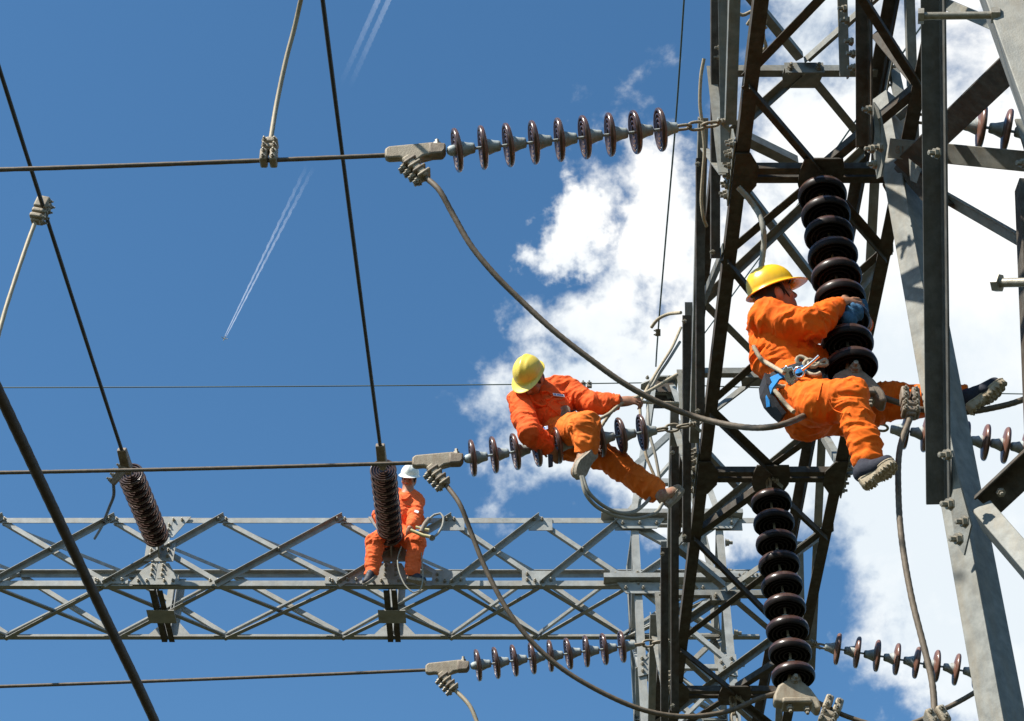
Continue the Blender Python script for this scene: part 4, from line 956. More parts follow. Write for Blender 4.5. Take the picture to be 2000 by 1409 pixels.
def seg(prims, pts, rads, kk=None):
    for (a, b), (ra, rb) in zip(zip(pts[:-1], pts[1:]), zip(rads[:-1], rads[1:])):
        prims.append(cone(a, b, ra, rb) if kk is None else cone(a, b, ra, rb) + (kk,))

def flat_patch(name, o, px, py, w, h_, m, parent, right=CV(1, 0, 0), lift=.004, thick=.004):
    p, n = on_surface(o, px, py); r = right - n * right.dot(n); r.normalize(); u = n.cross(r); p = p + n * lift
    return prism(name, [p - r * w / 2 - u * h_ / 2, p + r * w / 2 - u * h_ / 2, p + r * w / 2 + u * h_ / 2, p - r * w / 2 + u * h_ / 2], thick, m, parent, n), p, r, u, n

# ------------------------------------------------------------------ worker hugging the hanging string (right)
def worker_right():
    D0 = 10.55
    J = lambda x, y, d=0.0: P(x, y, 7.66 / ray(x, y).y + d)
    t = thing('person', 'worker in glossy yellow helmet sitting astride a cable and hugging the hanging string', 'person', J(1560, 800), 'workers in orange')
    hc = J(1516, 580, .02); hf = CV(.88, .28, .22); hu = CV(-.30, .90, .30)
    neck = J(1498, 612, .05); chest = J(1522, 655, .05); waist = J(1543, 715, .05); pelvis = J(1556, 778, .05)
    shr, elr, wrr = J(1497, 618, -.16), J(1586, 634, -.26), J(1638, 594, -.20)
    shl, ell_, wrl = J(1528, 622, .22), J(1632, 650, .30), J(1690, 634, .18)
    hpr, knr, anr = J(1546, 786, -.06), J(1656, 778, -.28), J(1696, 893, -.22)
    hpl, knl, anl = J(1578, 812, .16), J(1722, 786, .24), J(1877, 782, .12)
    body = []
    q, A, r, f, u = head(body, hc, hf, hu)
    seg(body, [neck, hc + (Vector(hu) * -.05)], [.062, .058], .03)
    seg(body, [chest, waist, pelvis], [.13, .115, .12]); seg(body, [neck, chest], [.08, .12])
    seg(body, [shr, elr, wrr], [.052, .043, .030]); seg(body, [shl, ell_, wrl], [.052, .043, .030])
    seg(body, [hpr, knr, anr], [.082, .058, .038]); seg(body, [hpl, knl, anl], [.082, .058, .038])
    hand(body, wrr, CV(.97, .02, .22), CV(.05, .55, -.83), .42, -1, 1.12)
    hand(body, wrl, CV(.1, .25, -.95), CV(.95, .2, .1), .50, 1, 1.0)
    seg(body, [anr, J(1712, 922, -.22)], [.04, .035]); seg(body, [anl, J(1905, 780, .08)], [.04, .035])
    grow('body', body, MT['skin'], t, h=.0068, k=.03)
    face_bits(q, A, t)
    hm = helmet(Vector(q(0, -.004, .058).tolist()), f, u, MT['yellow'], t, 1.03)
    ax = np.array(waist) - np.array(pelvis)
    sh = []
    seg(sh, [J(1503, 632, .04), chest, J(1540, 700, .05), J(1550, 735, .05)], [.125, .152, .140, .128], .05)
    sh.append(ell(J(1508, 690, .05), np.array([.115, .14, .16])))
    seg(sh, [J(1503, 628, -.07), shr, J(1540, 632, -.22), elr, J(1610, 616, -.23), J(1630, 599, -.2)], [.095, .092, .082, .074, .062, .055], .03)
    seg(sh, [shl, ell_, wrl], [.095, .078, .05], .03)
    seg(sh, [neck, J(1508, 606, .03)], [.078, .07], .02)
    sh.append(ell(J(1590, 700, .10), np.array([.07, .08, .06])))
    bon = [(chest, waist, .5, 1.4), (shr, elr, 1.0, 1.5), (elr, wrr, 1.5, 1.0), (shl, ell_, .8, 1.2), (ell_, wrl, 1.2, .6)]
    shirt = grow('shirt', sh, MT['org_bright'], t, h=.0072, k=.04, bones=bon, amp=.0085, seed=11)
    tr = []
    seg(tr, [waist, J(1552, 745, .05), pelvis, J(1572, 812, .06)], [.126, .130, .140, .140], .05)
    seg(tr, [J(1548, 780, -.02), J(1600, 790, -.18), knr, J(1672, 820, -.27), J(1688, 868, -.24), J(1699, 897, -.22)], [.122, .114, .098, .086, .072, .073], .03)
    seg(tr, [J(1585, 812, .14), J(1650, 806, .20), knl, J(1790, 782, .20), J(1884, 782, .11)], [.125, .118, .098, .084, .075], .03)
    bon2 = [(pelvis, J(1572, 812, .06), .6, .8), (hpr, knr, .7, 1.2), (knr, anr, 1.2, 1.5), (hpl, knl, .6, 1.2), (knl, anl, 1.2, 1.2)]
    tro = grow('trousers', tr, MT['org_trouser'], t, h=.0072, k=.035, bones=bon2, amp=.0085, seed=23, clips=[(J(1704, 900, -.22), CV(.35, -.94, .0)), (J(1887, 782, .1), CV(1, .0, -.2))])
    # belt: broad black band, blue strap, steel grab, ropes
    bn = Vector(CV(-.28, .92, .25))
    def band(name, c, half, m, infl): return grow(name, [p for p in tr[:3]] + [p for p in sh[1:3]], m, t, h=.0065, k=.05, inflate=infl * 1.9, shells=[(c, bn, half)])
    b1 = band('belt', J(1535, 742, .05), .040, MT['black'], .014)
    pts = []
    for (x, y) in ((1476, 752), (1492, 745), (1510, 737), (1530, 729), (1552, 722), (1574, 716)):
        p, n = on_surface(b1, x, y, 8); pts.append((p + n * .012, n))
    def strap(name, pn, w, m, th=.006):
        vs, fs = [], []; n = len(pn)
        for i, (p, nn) in enumerate(pn):
            tt = (pn[min(i + 1, n - 1)][0] - pn[max(i - 1, 0)][0]).normalized(); s_ = tt.cross(nn).normalized() * w / 2
            vs += [p + s_ + nn * th, p - s_ + nn * th, p - s_ - nn * th, p + s_ - nn * th]
        for i in range(n - 1):
            for k in range(4): fs.append((i * 4 + k, i * 4 + (k + 1) % 4, i * 4 + 4 + (k + 1) % 4, i * 4 + 4 + k))
        fs += [(3, 2, 1, 0), tuple(4 * (n - 1) + k for k in range(4))]
        return mesh_obj(name, vs, fs, m, t)
    strap('blue_strap', pts, .042, MT['blue'])
    pts = []
    for (x, y) in ((1478, 744), (1480, 764), (1486, 784), (1498, 804), (1514, 820)):
        p, n = on_surface(tro, x + 12, y, 14); pts.append((p + n * .030, n))
    strap('belt_pad', pts, .10, MT['black'], .014)
    pts = []
    for (x, y) in ((1520, 746), (1510, 760), (1505, 776), (1506, 792)):
        p, n = on_surface(tro, x, y, 10); pts.append((p + n * .046, n))
    strap('blue_strap', pts, .036, MT['blue'])
    # steel rope grab with snap hook
    c, n = on_surface(b1, 1506, 712, 12); c = c + n * .03
    r2 = CV(.9, .38, 0); r2 = (r2 - n * r2.dot(n)).normalized(); u2 = n.cross(r2)
    qq = lambda a, b, z=0: c + r2 * a + u2 * b + n * z
    gb = prism('rope_grab', [qq(-.032, -.055), qq(.030, -.050), qq(.034, .045), qq(.010, .050), qq(.008, .066), qq(-.028, .050)], .026, MT['chrome'], t, n, .004)
    for a, b in ((-.018, -.035), (.018, -.03), (-.015, .035), (.02, .03)): share(ME_BOLT, 'rivet', qq(a, b, .012), Z_TO(n), gb, .32)
    prism('cam_slot', [qq(.0, -.01, .015), qq(.02, -.005, .015), qq(.022, .028, .015), qq(.004, .025, .015)], .004, MT['black'], gb, n)
    rg = [qq(.055 + .028 * math.cos(a), .0 + .028 * math.sin(a), .015) for a in [2 * math.pi * i / 14 for i in range(15)]]
    tube('ring', rg, .007, MT['chrome'], t, 8, step=.01)
    tube('snap_hook', [qq(.075, .005, .02), qq(.11, .012, .02), qq(.15, .022, .02), qq(.19, .035, .02)], .009, MT['chrome'], t, 8, step=.02)
    rp = lambda name, pts_, rr=.0125: tube(name, pts_, rr, MT['rope'], t, 12, lobes=3, pitch=.11, step=.012, depth=.2)
    sf = lambda o_, x, y, l=.012: (lambda pn: pn[0] + pn[1] * l)(on_surface(o_, x, y, 8))
    rp('lanyard', [sf(shirt, 1468, 676), sf(shirt, 1473, 688), sf(shirt, 1482, 700), sf(shirt, 1492, 708), qq(-.02, .03, .02)])
    rp('lanyard', [qq(-.005, -.06, .0), sf(tro, 1514, 756, .03), sf(tro, 1524, 775, .03), sf(tro, 1538, 793, .028), sf(tro, 1553, 806, .026)])
    w0 = lambda x, y, z=-.12: J(x, y, z)
    rp('rope_loop', [w0(1562, 715, -.14), w0(1556, 703, -.16), w0(1562, 697, -.17), w0(1575, 702, -.17), w0(1580, 714, -.18), w0(1590, 717, -.17), w0(1602, 708, -.15), w0(1612, 703, -.14), w0(1615, 712, -.13), w0(1602, 714, -.15), w0(1588, 711, -.17), w0(1574, 718, -.17), w0(1570, 710, -.18), w0(1578, 704, -.18), w0(1590, 704, -.16)], .0115)
    rp('rope_loop', [w0(1568, 724, -.15), w0(1580, 730, -.18), w0(1592, 733, -.19), w0(1602, 729, -.18)], .0115)
    # knee patch and pocket flap seams
    kp = []
    for (x, y) in ((1612, 782), (1620, 800), (1638, 806), (1656, 802)): kp.append(sf(tro, x, y, .002))
    tube('knee_patch_seam', kp, .004, MT['org_trouser'], t, 6, step=.02)
    tube('trouser_pocket_seam', [sf(tro, 1604, 742, .002), sf(tro, 1600, 756, .002), sf(tro, 1594, 776, .002)], .004, MT['org_trouser'], t, 6, step=.02)
    tube('sleeve_seam', [sf(shirt, 1478, 625, .0), sf(shirt, 1486, 634, .0), sf(shirt, 1492, 648, .0)], .003, MT['org_bright'], t, 6, step=.02)
    shoe(J(1683, 946, -.24), J(1748, 904, -.36), CV(.42, -.62, -.66), t, MT['navy'], MT['sole'], True, anr, seed=31)
    shoe(J(1890, 800, .0), J(1960, 748, -.05), CV(.45, -.62, -.62), t, MT['navy'], MT['sole'], True, anl, seed=37)
    # rag between the hands
    rv = [ell(J(1668, 612, -.17), np.array([.05, .05, .022]), (CV(1, 0, 0), CV(0, 1, 0), CV(0, 0, 1))), ell(J(1684, 604, -.06), np.array([.045, .055, .02]), (CV(.6, 0, .8), CV(0, 1, 0), CV(-.8, 0, .6))), ell(J(1660, 626, -.16), np.array([.03, .045, .016]), (CV(.9, .4, 0), CV(-.4, .9, 0), CV(0, 0, 1)))]
    rg_ = grow('rag', rv, MT['rag'], None, h=.006, k=.03, bones=[(J(1655, 600, -.2), J(1690, 630, 0), .8, .8)], amp=.008, seed=5, fine=1.5)
    tag(rg_, 'blue rag pressed against the hanging discs by the right worker', 'rag')
worker_right()

# ------------------------------------------------------------------ worker bending over the middle string
def worker_middle():
    D0 = 13.0
    J = lambda x, y, d=0.0: P(x, y, 10.02 / ray(x, y).y + d)
    t = thing('person', 'worker in faded yellow helmet bent over the middle disc string with a rope', 'person', J(1100, 860), 'workers in orange')
    hc = J(1037, 743, -.20); hu = Vector(CV(-.38, .74, -.55)).normalized(); hf = CV(-.28, -.60, -.66)
    neck = J(1046, 757, -.06); chest = J(1064, 790, .03); waist = J(1090, 830, .08); pelvis = J(1108, 852, .14)
    sha, ela, wra = J(1018, 785, -.06), J(1036, 846, -.25), J(1066, 868, -.10)
    shb, elb, wrb = J(1106, 762, .04), J(1160, 790, -.06), J(1214, 785, -.10)
    hpa, kna, ana = J(1098, 848, .02), J(1146, 834, -.36), J(1140, 884, -.28)
    hpb, knb, anb = J(1122, 868, .26), J(1206, 908, .26), J(1284, 964, .26)
    body = []
    q, A, r, f, u = head(body, hc, hf, hu)
    seg(body, [neck, hc - hu * .05], [.062, .058], .03)
    seg(body, [neck, chest, waist, pelvis], [.08, .125, .11, .115])
    seg(body, [sha, ela, wra], [.052, .043, .030]); seg(body, [shb, elb, wrb], [.052, .043, .030])
    seg(body, [hpa, kna, ana], [.08, .056, .036]); seg(body, [hpb, knb, anb], [.08, .056, .036])
    hand(body, wra, CV(.62, -.75, .1), CV(-.3, -.2, -.9), .28, 1, 1.05)
    hand(body, wrb, CV(.99, .12, .0), CV(-.1, .75, -.6), .62, -1, 1.1)
    seg(body, [ana, J(1141, 900, -.28)], [.038, .034]); seg(body, [anb, J(1305, 974, .24)], [.038, .034])
    grow('body', body, MT['skin'], t, h=.0075, k=.03)
    face_bits(q, A, t)
    helmet(Vector(q(0, -.010, .064).tolist()), f, u, MT['pale_yellow'], t, .92)
    sh = []
    seg(sh, [J(1050, 768, -.02), chest, J(1078, 812, .06), J(1096, 838, .1)], [.115, .142, .136, .122], .05)
    seg(sh, [J(1040, 772, -.03), sha, J(1022, 815, -.14), ela, wra], [.10, .082, .074, .070, .056], .035)
    seg(sh, [J(1080, 762, .02), shb, J(1132, 778, .0), elb, J(1190, 788, -.08), J(1208, 785, -.1)], [.10, .085, .074, .066, .058, .054], .035)
    seg(sh, [J(1040, 760, -.09), J(1056, 762, -.08)], [.045, .045], .02)
    bon = [(chest, waist, .4, 1.4), (sha, ela, 1.0, 1.4), (ela, wra, 1.3, 1.2), (shb, elb, .9, 1.4), (elb, wrb, 1.3, .9)]
    shirt = grow('shirt', sh, MT['org_red'], t, h=.0078, k=.04, bones=bon, amp=.009, seed=43, clips=[(J(1211, 785, -.1), CV(1, .05, 0))])
    tr = []
    seg(tr, [waist, pelvis, J(1114, 862, .16)], [.122, .135, .135], .05)
    seg(tr, [J(1100, 846, .04), J(1122, 838, -.14), kna, J(1145, 862, -.33), J(1142, 884, -.28)], [.115, .105, .088, .076, .074], .03)
    seg(tr, [J(1122, 868, .22), J(1165, 885, .24), knb, J(1245, 935, .26), J(1280, 961, .26)], [.115, .100, .084, .074, .074], .03)
    bon2 = [(waist, pelvis, .6, .8), (hpa, kna, .7, 1.2), (kna, ana, 1.2, 1.2), (hpb, knb, .7, 1.2), (knb, anb, 1.2, 1.3)]
    tro = grow('trousers', tr, MT['org_fade'], t, h=.0078, k=.035, bones=bon2, amp=.009, seed=57, clips=[(J(1143, 887, -.28), CV(-.1, -1, 0)), (J(1286, 966, .26), CV(.78, -.6, 0))])
    bn = np.array(waist) - np.array(pelvis)
    grow('belt', tr[:1] + sh[1:3], MT['black'], t, h=.0075, k=.05, inflate=.014, shells=[(J(1092, 834, .08), bn, .030)])
    c = J(1104, 805, -.12)
    v, f_ = lathe([(0, 0), (.042, 0), (.046, .006), (.042, .012), (.016, .012), (.014, .008), (0, .008)], 24)
    v = [c + Z_TO(CV(-.45, .25, -.85)) @ Vector(x) for x in v]
    bk = mesh_obj('buckle_disc', v, f_, MT['fitting'], t, True, angle=40)
    prism('belt_buckle', [J(1060, 834, -.12), J(1070, 831, -.13), J(1071, 838, -.13), J(1062, 841, -.12)], .012, MT['chrome'], t, CV(0, 0, -1), .003)
    # label over the breast pocket: white cloth, blue emblem and line of lettering too small to read
    lab, p, r2, u2, n = flat_patch('name_tag', shirt, 1095, 769, .088, .026, MT['tag'], t, CV(.93, .36, 0), .008, .004)
    pp = p + n * .0035
    prism('tag_emblem', [pp + r2 * a + u2 * b for a, b in ((-.038, -.008), (-.024, -.008), (-.031, .009))], .002, MT['tag_blue'], lab, n)
    for k in range(5): prism('tag_letter', [pp + r2 * (a - .014 + .0105 * k) + u2 * b for a, b in ((0, -.005), (.0065, -.005), (.0065, .005), (0, .005))], .002, MT['tag_blue'], lab, n)
    sf = lambda o_, x, y, l=.004: (lambda pn: pn[0] + pn[1] * l)(on_surface(o_, x, y, 7))
    tube('pocket_seam', [sf(shirt, 1084, 776, .002), sf(shirt, 1098, 776, .002), sf(shirt, 1113, 772, .002), sf(shirt, 1117, 782, .002), sf(shirt, 1104, 788, .002), sf(shirt, 1092, 784, .002), sf(shirt, 1084, 776, .002)], .0035, MT['org_red'], t, 6, step=.02)
    tube('button_placket', [sf(shirt, 1055, 776, .002), sf(shirt, 1070, 790, .003), sf(shirt, 1088, 805, .003), sf(shirt, 1100, 816, .003)], .005, MT['org_red'], t, 6, step=.02)
    for pts_ in ([(1036, 768), (1044, 780), (1054, 790), (1064, 783)], [(1060, 760), (1072, 760), (1082, 770), (1068, 776)]):
        tube('collar', [sf(shirt, x, y, .006) for x, y in pts_], .010, MT['org_red'], t, 8, step=.02)
    shoe(J(1160, 884, -.30), J(1126, 930, -.38), CV(.30, -.18, -.94), t, MT['shoe_tan'], MT['sole_grey'], False, ana, seed=61)
    shoe(J(1302, 988, .22), J(1334, 956, .16), CV(.62, -.55, -.30), t, MT['shoe_tan'], MT['sole_grey'], False, anb, seed=67)
    glv = prism('pouch', [J(1070, 888, -.17), J(1080, 888, -.17), J(1080, 912, -.17), J(1071, 914, -.17)], .03, MT['black'], t, CV(0, 0, 1), .006)
    # ropes
    rp = lambda pts_, lb, rr=.0125, m='rope', lob=3: tag(tube('rope', pts_, rr, MT[m], None, 12, lobes=lob, pitch=.12, step=.016, depth=.2), lb, 'rope', 'ropes around the middle worker')
    rp([J(1152, 828, -.25), J(1172, 818, -.2), J(1190, 808, -.14), J(1205, 795, -.12), J(1222, 783, -.12), J(1236, 779, -.11), J(1252, 772, -.08), J(1275, 760, .1), J(1300, 745, .2), J(1322, 732, .3)], 'twisted rope from the bent worker\'s waist through the fist to the column')
    rp([J(1172, 838, -.1), J(1182, 822, -.1), J(1196, 803, -.11), J(1212, 790, -.12), J(1232, 783, -.11), J(1262, 786, .0), J(1295, 787, .15), J(1324, 788, .3)], 'second strand of rope running level from the fist to the column')
    rp([J(1330, 640, .6), J(1312, 680, .55), J(1290, 715, .5), J(1268, 752, .4), J(1252, 785, .3), J(1251, 815, .3), J(1256, 850, .32), J(1262, 890, .35), J(1278, 930, .4)], 'slack rope hanging past the anchor chain, left strand', .011, 'rope', 0)
    rp([J(1328, 668, .6), J(1305, 705, .55), J(1282, 740, .5), J(1266, 775, .4), J(1266, 815, .3), J(1270, 852, .32), J(1280, 890, .35), J(1290, 945, .4)], 'slack rope hanging past the anchor chain, right strand', .011, 'rope_grey', 0)
    rp([J(1138, 930, -.4), J(1150, 962, -.36), J(1178, 988, -.25), J(1210, 1002, -.1), J(1240, 999, .05), J(1262, 982, .2), J(1274, 966, .3)], 'inner loop of grey rope drooping below the bent worker\'s feet', .0125, 'rope_grey', 0)
    rp([J(1135, 930, -.4), J(1144, 965, -.36), J(1168, 992, -.25), J(1205, 1008, -.1), J(1245, 1013, .05), J(1280, 1002, .1), J(1294, 984, .12)], 'outer loop of grey rope drooping below the bent worker\'s feet', .0125, 'rope_grey', 0)
    rp([J(1272, 640, 1.0), J(1285, 624, .9), J(1305, 614, .8), J(1330, 611, .65)], 'stiff pale rope end sticking out left of the column', .0135, 'rope', 0)
worker_middle()

# ------------------------------------------------------------------ worker sitting on the far beam
def worker_far():
    D0 = 21.7
    J = lambda x, y, d=0.0: P(x, y, 17.48 / ray(x, y).y + d)
    t = thing('person', 'worker in white helmet sitting on the far beam behind a disc string', 'person', J(775, 1060), 'workers in orange')
    hc = J(799, 937, -.12); hu = Vector(CV(.12, .96, .02)).normalized(); hf = CV(-.22, .0, -.97)
    neck = J(797, 962, -.05); chest = J(788, 990, .0); waist = J(780, 1025, .05); pelvis = J(772, 1046, .05)
    sha, ela, wra = J(762, 978, .0), J(742, 1008, -.12), J(752, 1030, -.28)
    shb, elb, wrb = J(812, 980, .0), J(811, 1012, -.12), J(801, 1032, -.30)
    hpa, kna, ana = J(756, 1046, .0), J(733, 1060, -.22), J(727, 1122, -.14)
    hpb, knb, anb = J(790, 1048, .0), J(813, 1062, -.22), J(803, 1122, -.14)
    body = []
    q, A, r, f, u = head(body, hc, hf, hu)
    seg(body, [neck, hc - hu * .05], [.062, .058], .03)
    seg(body, [neck, chest, waist, pelvis], [.08, .125, .11, .115])
    for a, b, c in ((sha, ela, wra), (shb, elb, wrb)): seg(body, [a, b, c], [.05, .043, .03])
    for a, b, c in ((hpa, kna, ana), (hpb, knb, anb)): seg(body, [a, b, c], [.08, .056, .04])
    hand(body, wra, CV(.7, -.5, -.3), CV(0, .3, -.9), .5, 1, 1.05); hand(body, wrb, CV(-.15, -.95, -.3), CV(.2, .2, -.95), .55, -1, 1.15)
    grow('body', body, MT['skin'], t, h=.0085, k=.03)
    face_bits(q, A, t, h=.01)
    helmet(Vector(q(0, -.006, .060).tolist()), f, u, MT['white'], t, .95)
    sh = []
    seg(sh, [J(793, 979, -.0), chest, J(784, 1008, .02), waist], [.11, .150, .145, .13], .05)
    seg(sh, [J(775, 972, 0), sha, ela, wra], [.10, .09, .075, .055], .035); seg(sh, [J(802, 972, 0), shb, elb, J(803, 1026, -.28)], [.10, .09, .078, .058], .035)
    seg(sh, [J(788, 968, -.04), J(804, 968, -.04)], [.03, .03], .02)
    bon = [(chest, waist, .4, 1.3), (sha, ela, .8, 1.2), (ela, wra, 1.2, .9), (shb, elb, .8, 1.3), (elb, wrb, 1.3, 1.0)]
    shirt = grow('shirt', sh, MT['org_far'], t, h=.0095, k=.04, bones=bon, amp=.010, seed=71)
    tr = []
    seg(tr, [waist, pelvis], [.125, .145], .05)
    seg(tr, [hpa, kna, J(729, 1092, -.18), J(726, 1120, -.14)], [.118, .098, .084, .080], .03)
    seg(tr, [hpb, knb, J(809, 1092, -.18), J(804, 1120, -.14)], [.118, .098, .084, .080], .03)
    bon2 = [(waist, pelvis, .6, .8), (hpa, kna, .6, 1.1), (kna, ana, 1.1, 1.0), (hpb, knb, .6, 1.1), (knb, anb, 1.1, 1.0)]
    tro = grow('trousers', tr, MT['org_far'], t, h=.0095, k=.035, bones=bon2, amp=.009, seed=83, clips=[(J(727, 1123, -.14), CV(0, -1, 0)), (J(803, 1123, -.14), CV(0, -1, 0))])
    lab, p, r2, u2, n = flat_patch('name_tag', shirt, 815, 994, .05, .045, MT['tag'], t, CV(.9, -.3, 0), .008, .004)
    shoe(J(732, 1126, -.12), J(713, 1142, -.26), V(0, 0, -1), t, MT['shoe_black'], MT['sole_grey'], False, ana, seed=91)
    shoe(J(797, 1130, -.12), J(830, 1138, -.20), V(0, 0, -1), t, MT['shoe_black'], MT['sole_grey'], False, anb, seed=97)
    sf = lambda o_, x, y, l=.004: (lambda pn: pn[0] + pn[1] * l)(on_surface(o_, x, y, 7))
    tube('collar', [sf(shirt, 781, 962, .01), sf(shirt, 788, 970, .012), sf(shirt, 796, 972, .012), sf(shirt, 806, 964, .01)], .012, MT['org_far'], t, 8, step=.02)
    grow('belt', tr[:1] + sh[1:3], MT['black'], t, h=.009, k=.05, inflate=.014, shells=[(J(780, 1028, .05), CV(.1, 1, 0), .03)])
    rp = lambda nm, pts_, lb, rr, m, cat: tag(tube(nm, pts_, rr, MT[m], None, 8, step=.04), lb, cat)
    rp('rope', [J(784, 1068, -.25), J(777, 1090, -.25), J(779, 1115, -.25), J(791, 1143, -.25), J(808, 1158, -.25), J(820, 1154, -.25), J(826, 1130, -.25), J(824, 1095, -.25), J(822, 1070, -.25)], 'grey rope loop hanging from the lap of the worker in the white helmet', 0.008, 'rope_grey', 'rope')
    rp('rope', [J(828, 1035, -.3), J(836, 1018, -.3), J(848, 1006, -.3), J(860, 1003, -.3), J(866, 1010, -.3), J(864, 1028, -.3), J(854, 1044, -.3), J(846, 1050, -.3)], 'loop of hose rope beside the knee of the worker in the white helmet', .014, 'rope_grey', 'rope')
    tl = thing('hand_tool', 'long yellow handled tool held by the worker in the white helmet', 'hand tool', J(820, 1044, -.45))
    tube('handle', [J(802, 1036, -.45), J(826, 1046, -.45), J(846, 1050, -.45)], .020, MT['tool'], tl, 10, step=.1)
    tube('handle', [J(812, 1030, -.4), J(828, 1034, -.4), J(838, 1036, -.4)], .018, MT['tool'], tl, 10, step=.1)
    tube('jaw', [J(822, 1040, -.4), J(830, 1024, -.4), J(838, 1014, -.38)], .03, MT['fitting'], tl, 8, step=.05)
    v, f_ = lathe([(.012, -.012), (.034, -.012), (.034, .012), (.012, .012), (.012, -.012)], 14)
    mesh_obj('ring', [J(844, 1051, -.46) + Z_TO(CV(.3, .2, -1)) @ Vector(x) for x in v], f_, MT['fitting'], tl, True, angle=40)
worker_far()

# ------------------------------------------------------------------ ropes on the beam near the top
rp2 = lambda pts_, lb, rr=.012, m='rope', lob=3: tag(tube('rope', pts_, rr, MT[m], None, 10, lobes=lob, pitch=.1, step=.015, depth=.18), lb, 'rope', 'ropes left on the beam')
rp2([P(1375, 115, 11.2), P(1369, 150, 11.2), P(1367, 200, 11.2), P(1371, 240, 11.2), P(1376, 290, 11.2), P(1373, 340, 11.2), P(1370, 390, 11.2), P(1374, 425, 11.2), P(1380, 442, 11.25)], 'pale rope hanging down along the left side of the dark beam', .011, 'rope', 0)
rp2([P(1432, 18, 10.9), P(1450, 30, 10.9), P(1472, 22, 10.9), P(1484, 36, 10.9), P(1490, 50, 10.85), P(1495, 40, 10.85), P(1488, 32, 10.85), P(1470, 36, 10.9), P(1460, 48, 10.95)], 'knotted pale rope tied round the beam chord at the top', .011, 'rope', 0)
rp2([P(1465, 50, 10.9), P(1480, 52, 10.88), P(1496, 55, 10.85), P(1482, 45, 10.86), P(1490, 62, 10.88), P(1492, 78, 10.9), P(1496, 90, 10.9), P(1488, 105, 10.92), P(1480, 122, 10.95)], 'loose tail of the knotted rope at the top', .011, 'rope', 0)
rp2([P(1442, 366, 10.9), P(1460, 386, 10.9), P(1474, 405, 10.9), P(1484, 422, 10.85), P(1491, 448, 10.8), P(1492, 475, 10.8), P(1489, 505, 10.78), P(1485, 533, 10.75)], 'thick grey rope curving from the beam down to the right worker\'s helmet', .017, 'rope_grey')

# ------------------------------------------------------------------ airliner and its two trails, ten kilometres up
cm = bpy.data.materials.new('ice_trail'); cm.use_nodes = True; ct = cm.node_tree; ct.nodes.clear()
def CN(t, **k):
    n = ct.nodes.new(t)
    for a, b in k.items(): setattr(n, a, b)
    return n
co_ = CN('ShaderNodeOutputMaterial'); mx = CN('ShaderNodeMixShader'); tr_ = CN('ShaderNodeBsdfTransparent'); df = CN('ShaderNodeBsdfDiffuse'); df.inputs[0].default_value = (.95, .95, .95, 1)
tl_ = CN('ShaderNodeBsdfTranslucent'); tl_.inputs[0].default_value = (.95, .95, .95, 1); ad = CN('ShaderNodeMixShader'); ad.inputs[0].default_value = 1.0
ct.links.new(df.outputs[0], ad.inputs[1]); ct.links.new(tl_.outputs[0], ad.inputs[2])
at = CN('ShaderNodeAttribute'); at.attribute_name = 'trail_fade'
ge = CN('ShaderNodeNewGeometry'); nz = CN('ShaderNodeTexNoise'); nz.inputs['Scale'].default_value = .012; nz.inputs['Detail'].default_value = 5
ct.links.new(ge.outputs['Position'], nz.inputs['Vector'])
mm = CN('ShaderNodeMath', operation='MULTIPLY'); ct.links.new(at.outputs['Fac'], mm.inputs[0])
mp = CN('ShaderNodeMapRange'); ct.links.new(nz.outputs['Fac'], mp.inputs[0]); mp.inputs[1].default_value = .25; mp.inputs[2].default_value = .75; mp.inputs[3].default_value = .5; mp.inputs[4].default_value = 1.0
ct.links.new(mp.outputs[0], mm.inputs[1]); ct.links.new(mm.outputs[0], mx.inputs[0]); ct.links.new(tr_.outputs[0], mx.inputs[1]); ct.links.new(ad.outputs[0], mx.inputs[2]); ct.links.new(mx.outputs[0], co_.inputs[0])
ALT = 10000
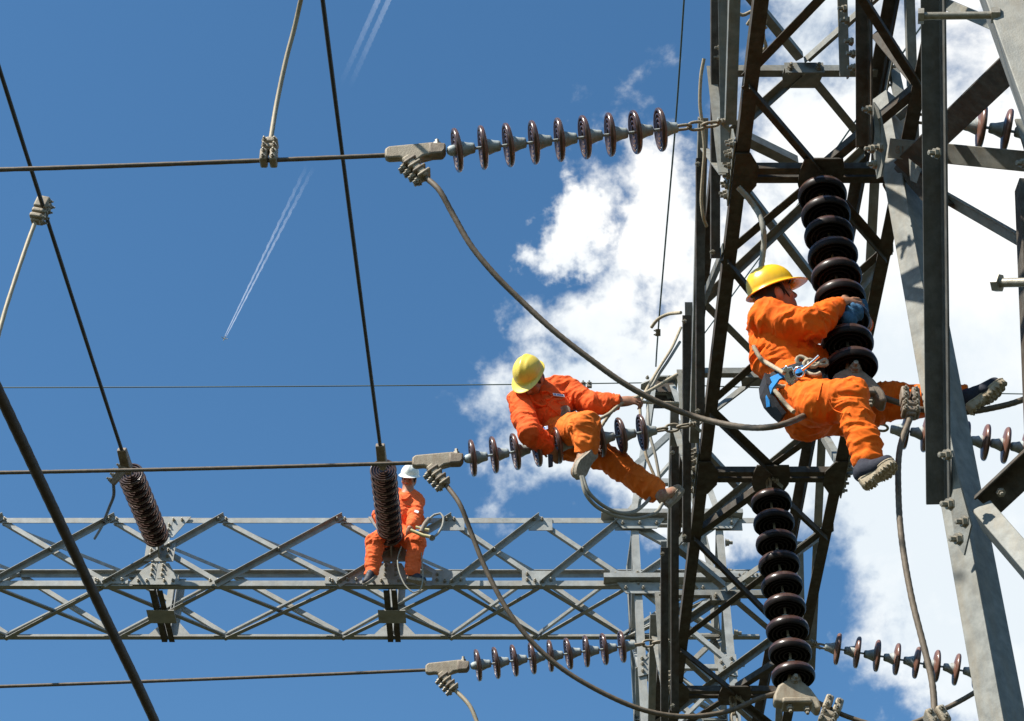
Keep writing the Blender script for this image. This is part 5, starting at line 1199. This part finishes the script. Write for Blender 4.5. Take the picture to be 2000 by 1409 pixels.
def trail(a, b, w0, w1, dens, label):
    t = thing('contrail', label, 'contrail', PZ(*a, ALT), 'white vapour trails in the blue sky')
    A, B = PZ(*a, ALT), PZ(*b, ALT); side = (B - A).cross(V(0, 0, 1)).normalized()
    for s in (-1, 1):
        n = 60; pts = [A.lerp(B, i / n) + side * s * (w0 + (w1 - w0) * i / n) * .95 + side * 4 * math.sin(i * 1.7 + s) * (i / n) for i in range(n + 1)]
        rad = [(w0 + (w1 - w0) * (i / n)) * (.5 + .08 * math.sin(i * 2.3 + s)) for i in range(n + 1)]
        v, f = tube_geo(pts, rad, 10); o = mesh_obj('vapour_streak', v, f, cm, t, True)
        at_ = o.data.attributes.new('trail_fade', 'FLOAT', 'POINT')
        dv = []
        for i in range(n + 1): dv += [dens(i / n)] * 10
        at_.data.foreach_set('value', dv)
    return A, B
A, B = trail((440, 658), (606, 325), 6, 26, lambda x: (.19 * min(1, x * 30 + .3) * (1 - x) ** .9), 'lower white twin vapour trail behind the tiny airliner')
trail((760, -25), (674, 168), 34, 34, lambda x: .07 * (1 - x) ** 1.1, 'upper broad white vapour trail fading out downward')
ap = thing('airliner', 'tiny white airliner at the lower tip of the vapour trail', 'aeroplane', A)
dv = (A - B).normalized(); sd = dv.cross(V(0, 0, 1)).normalized(); C0 = A + dv * 25
qa = lambda a, b, c=0: C0 + dv * a + sd * b + V(0, 0, c)
wm = MT['white']
v, f = tube_geo([qa(-30, 0), qa(-24, 0), qa(0, 0), qa(22, 0), qa(30, 0)], [.6, 2.2, 2.9, 2.9, .8], 10); mesh_obj('fuselage', v, f, wm, ap, True)
for s in (-1, 1):
    prism('wing', [qa(8, s * 2), qa(-2, s * 2), qa(-14, s * 29), qa(-10, s * 29)], .8, wm, ap, (0, 0, 1))
    prism('tailplane', [qa(-22, s * 1), qa(-28, s * 1), qa(-32, s * 10), qa(-29, s * 10)], .5, wm, ap, (0, 0, 1))
prism('tail_fin', [qa(-21, 0, 2), qa(-29, 0, 2), qa(-33, 0, 9), qa(-29, 0, 9)], .5, wm, ap, sd)
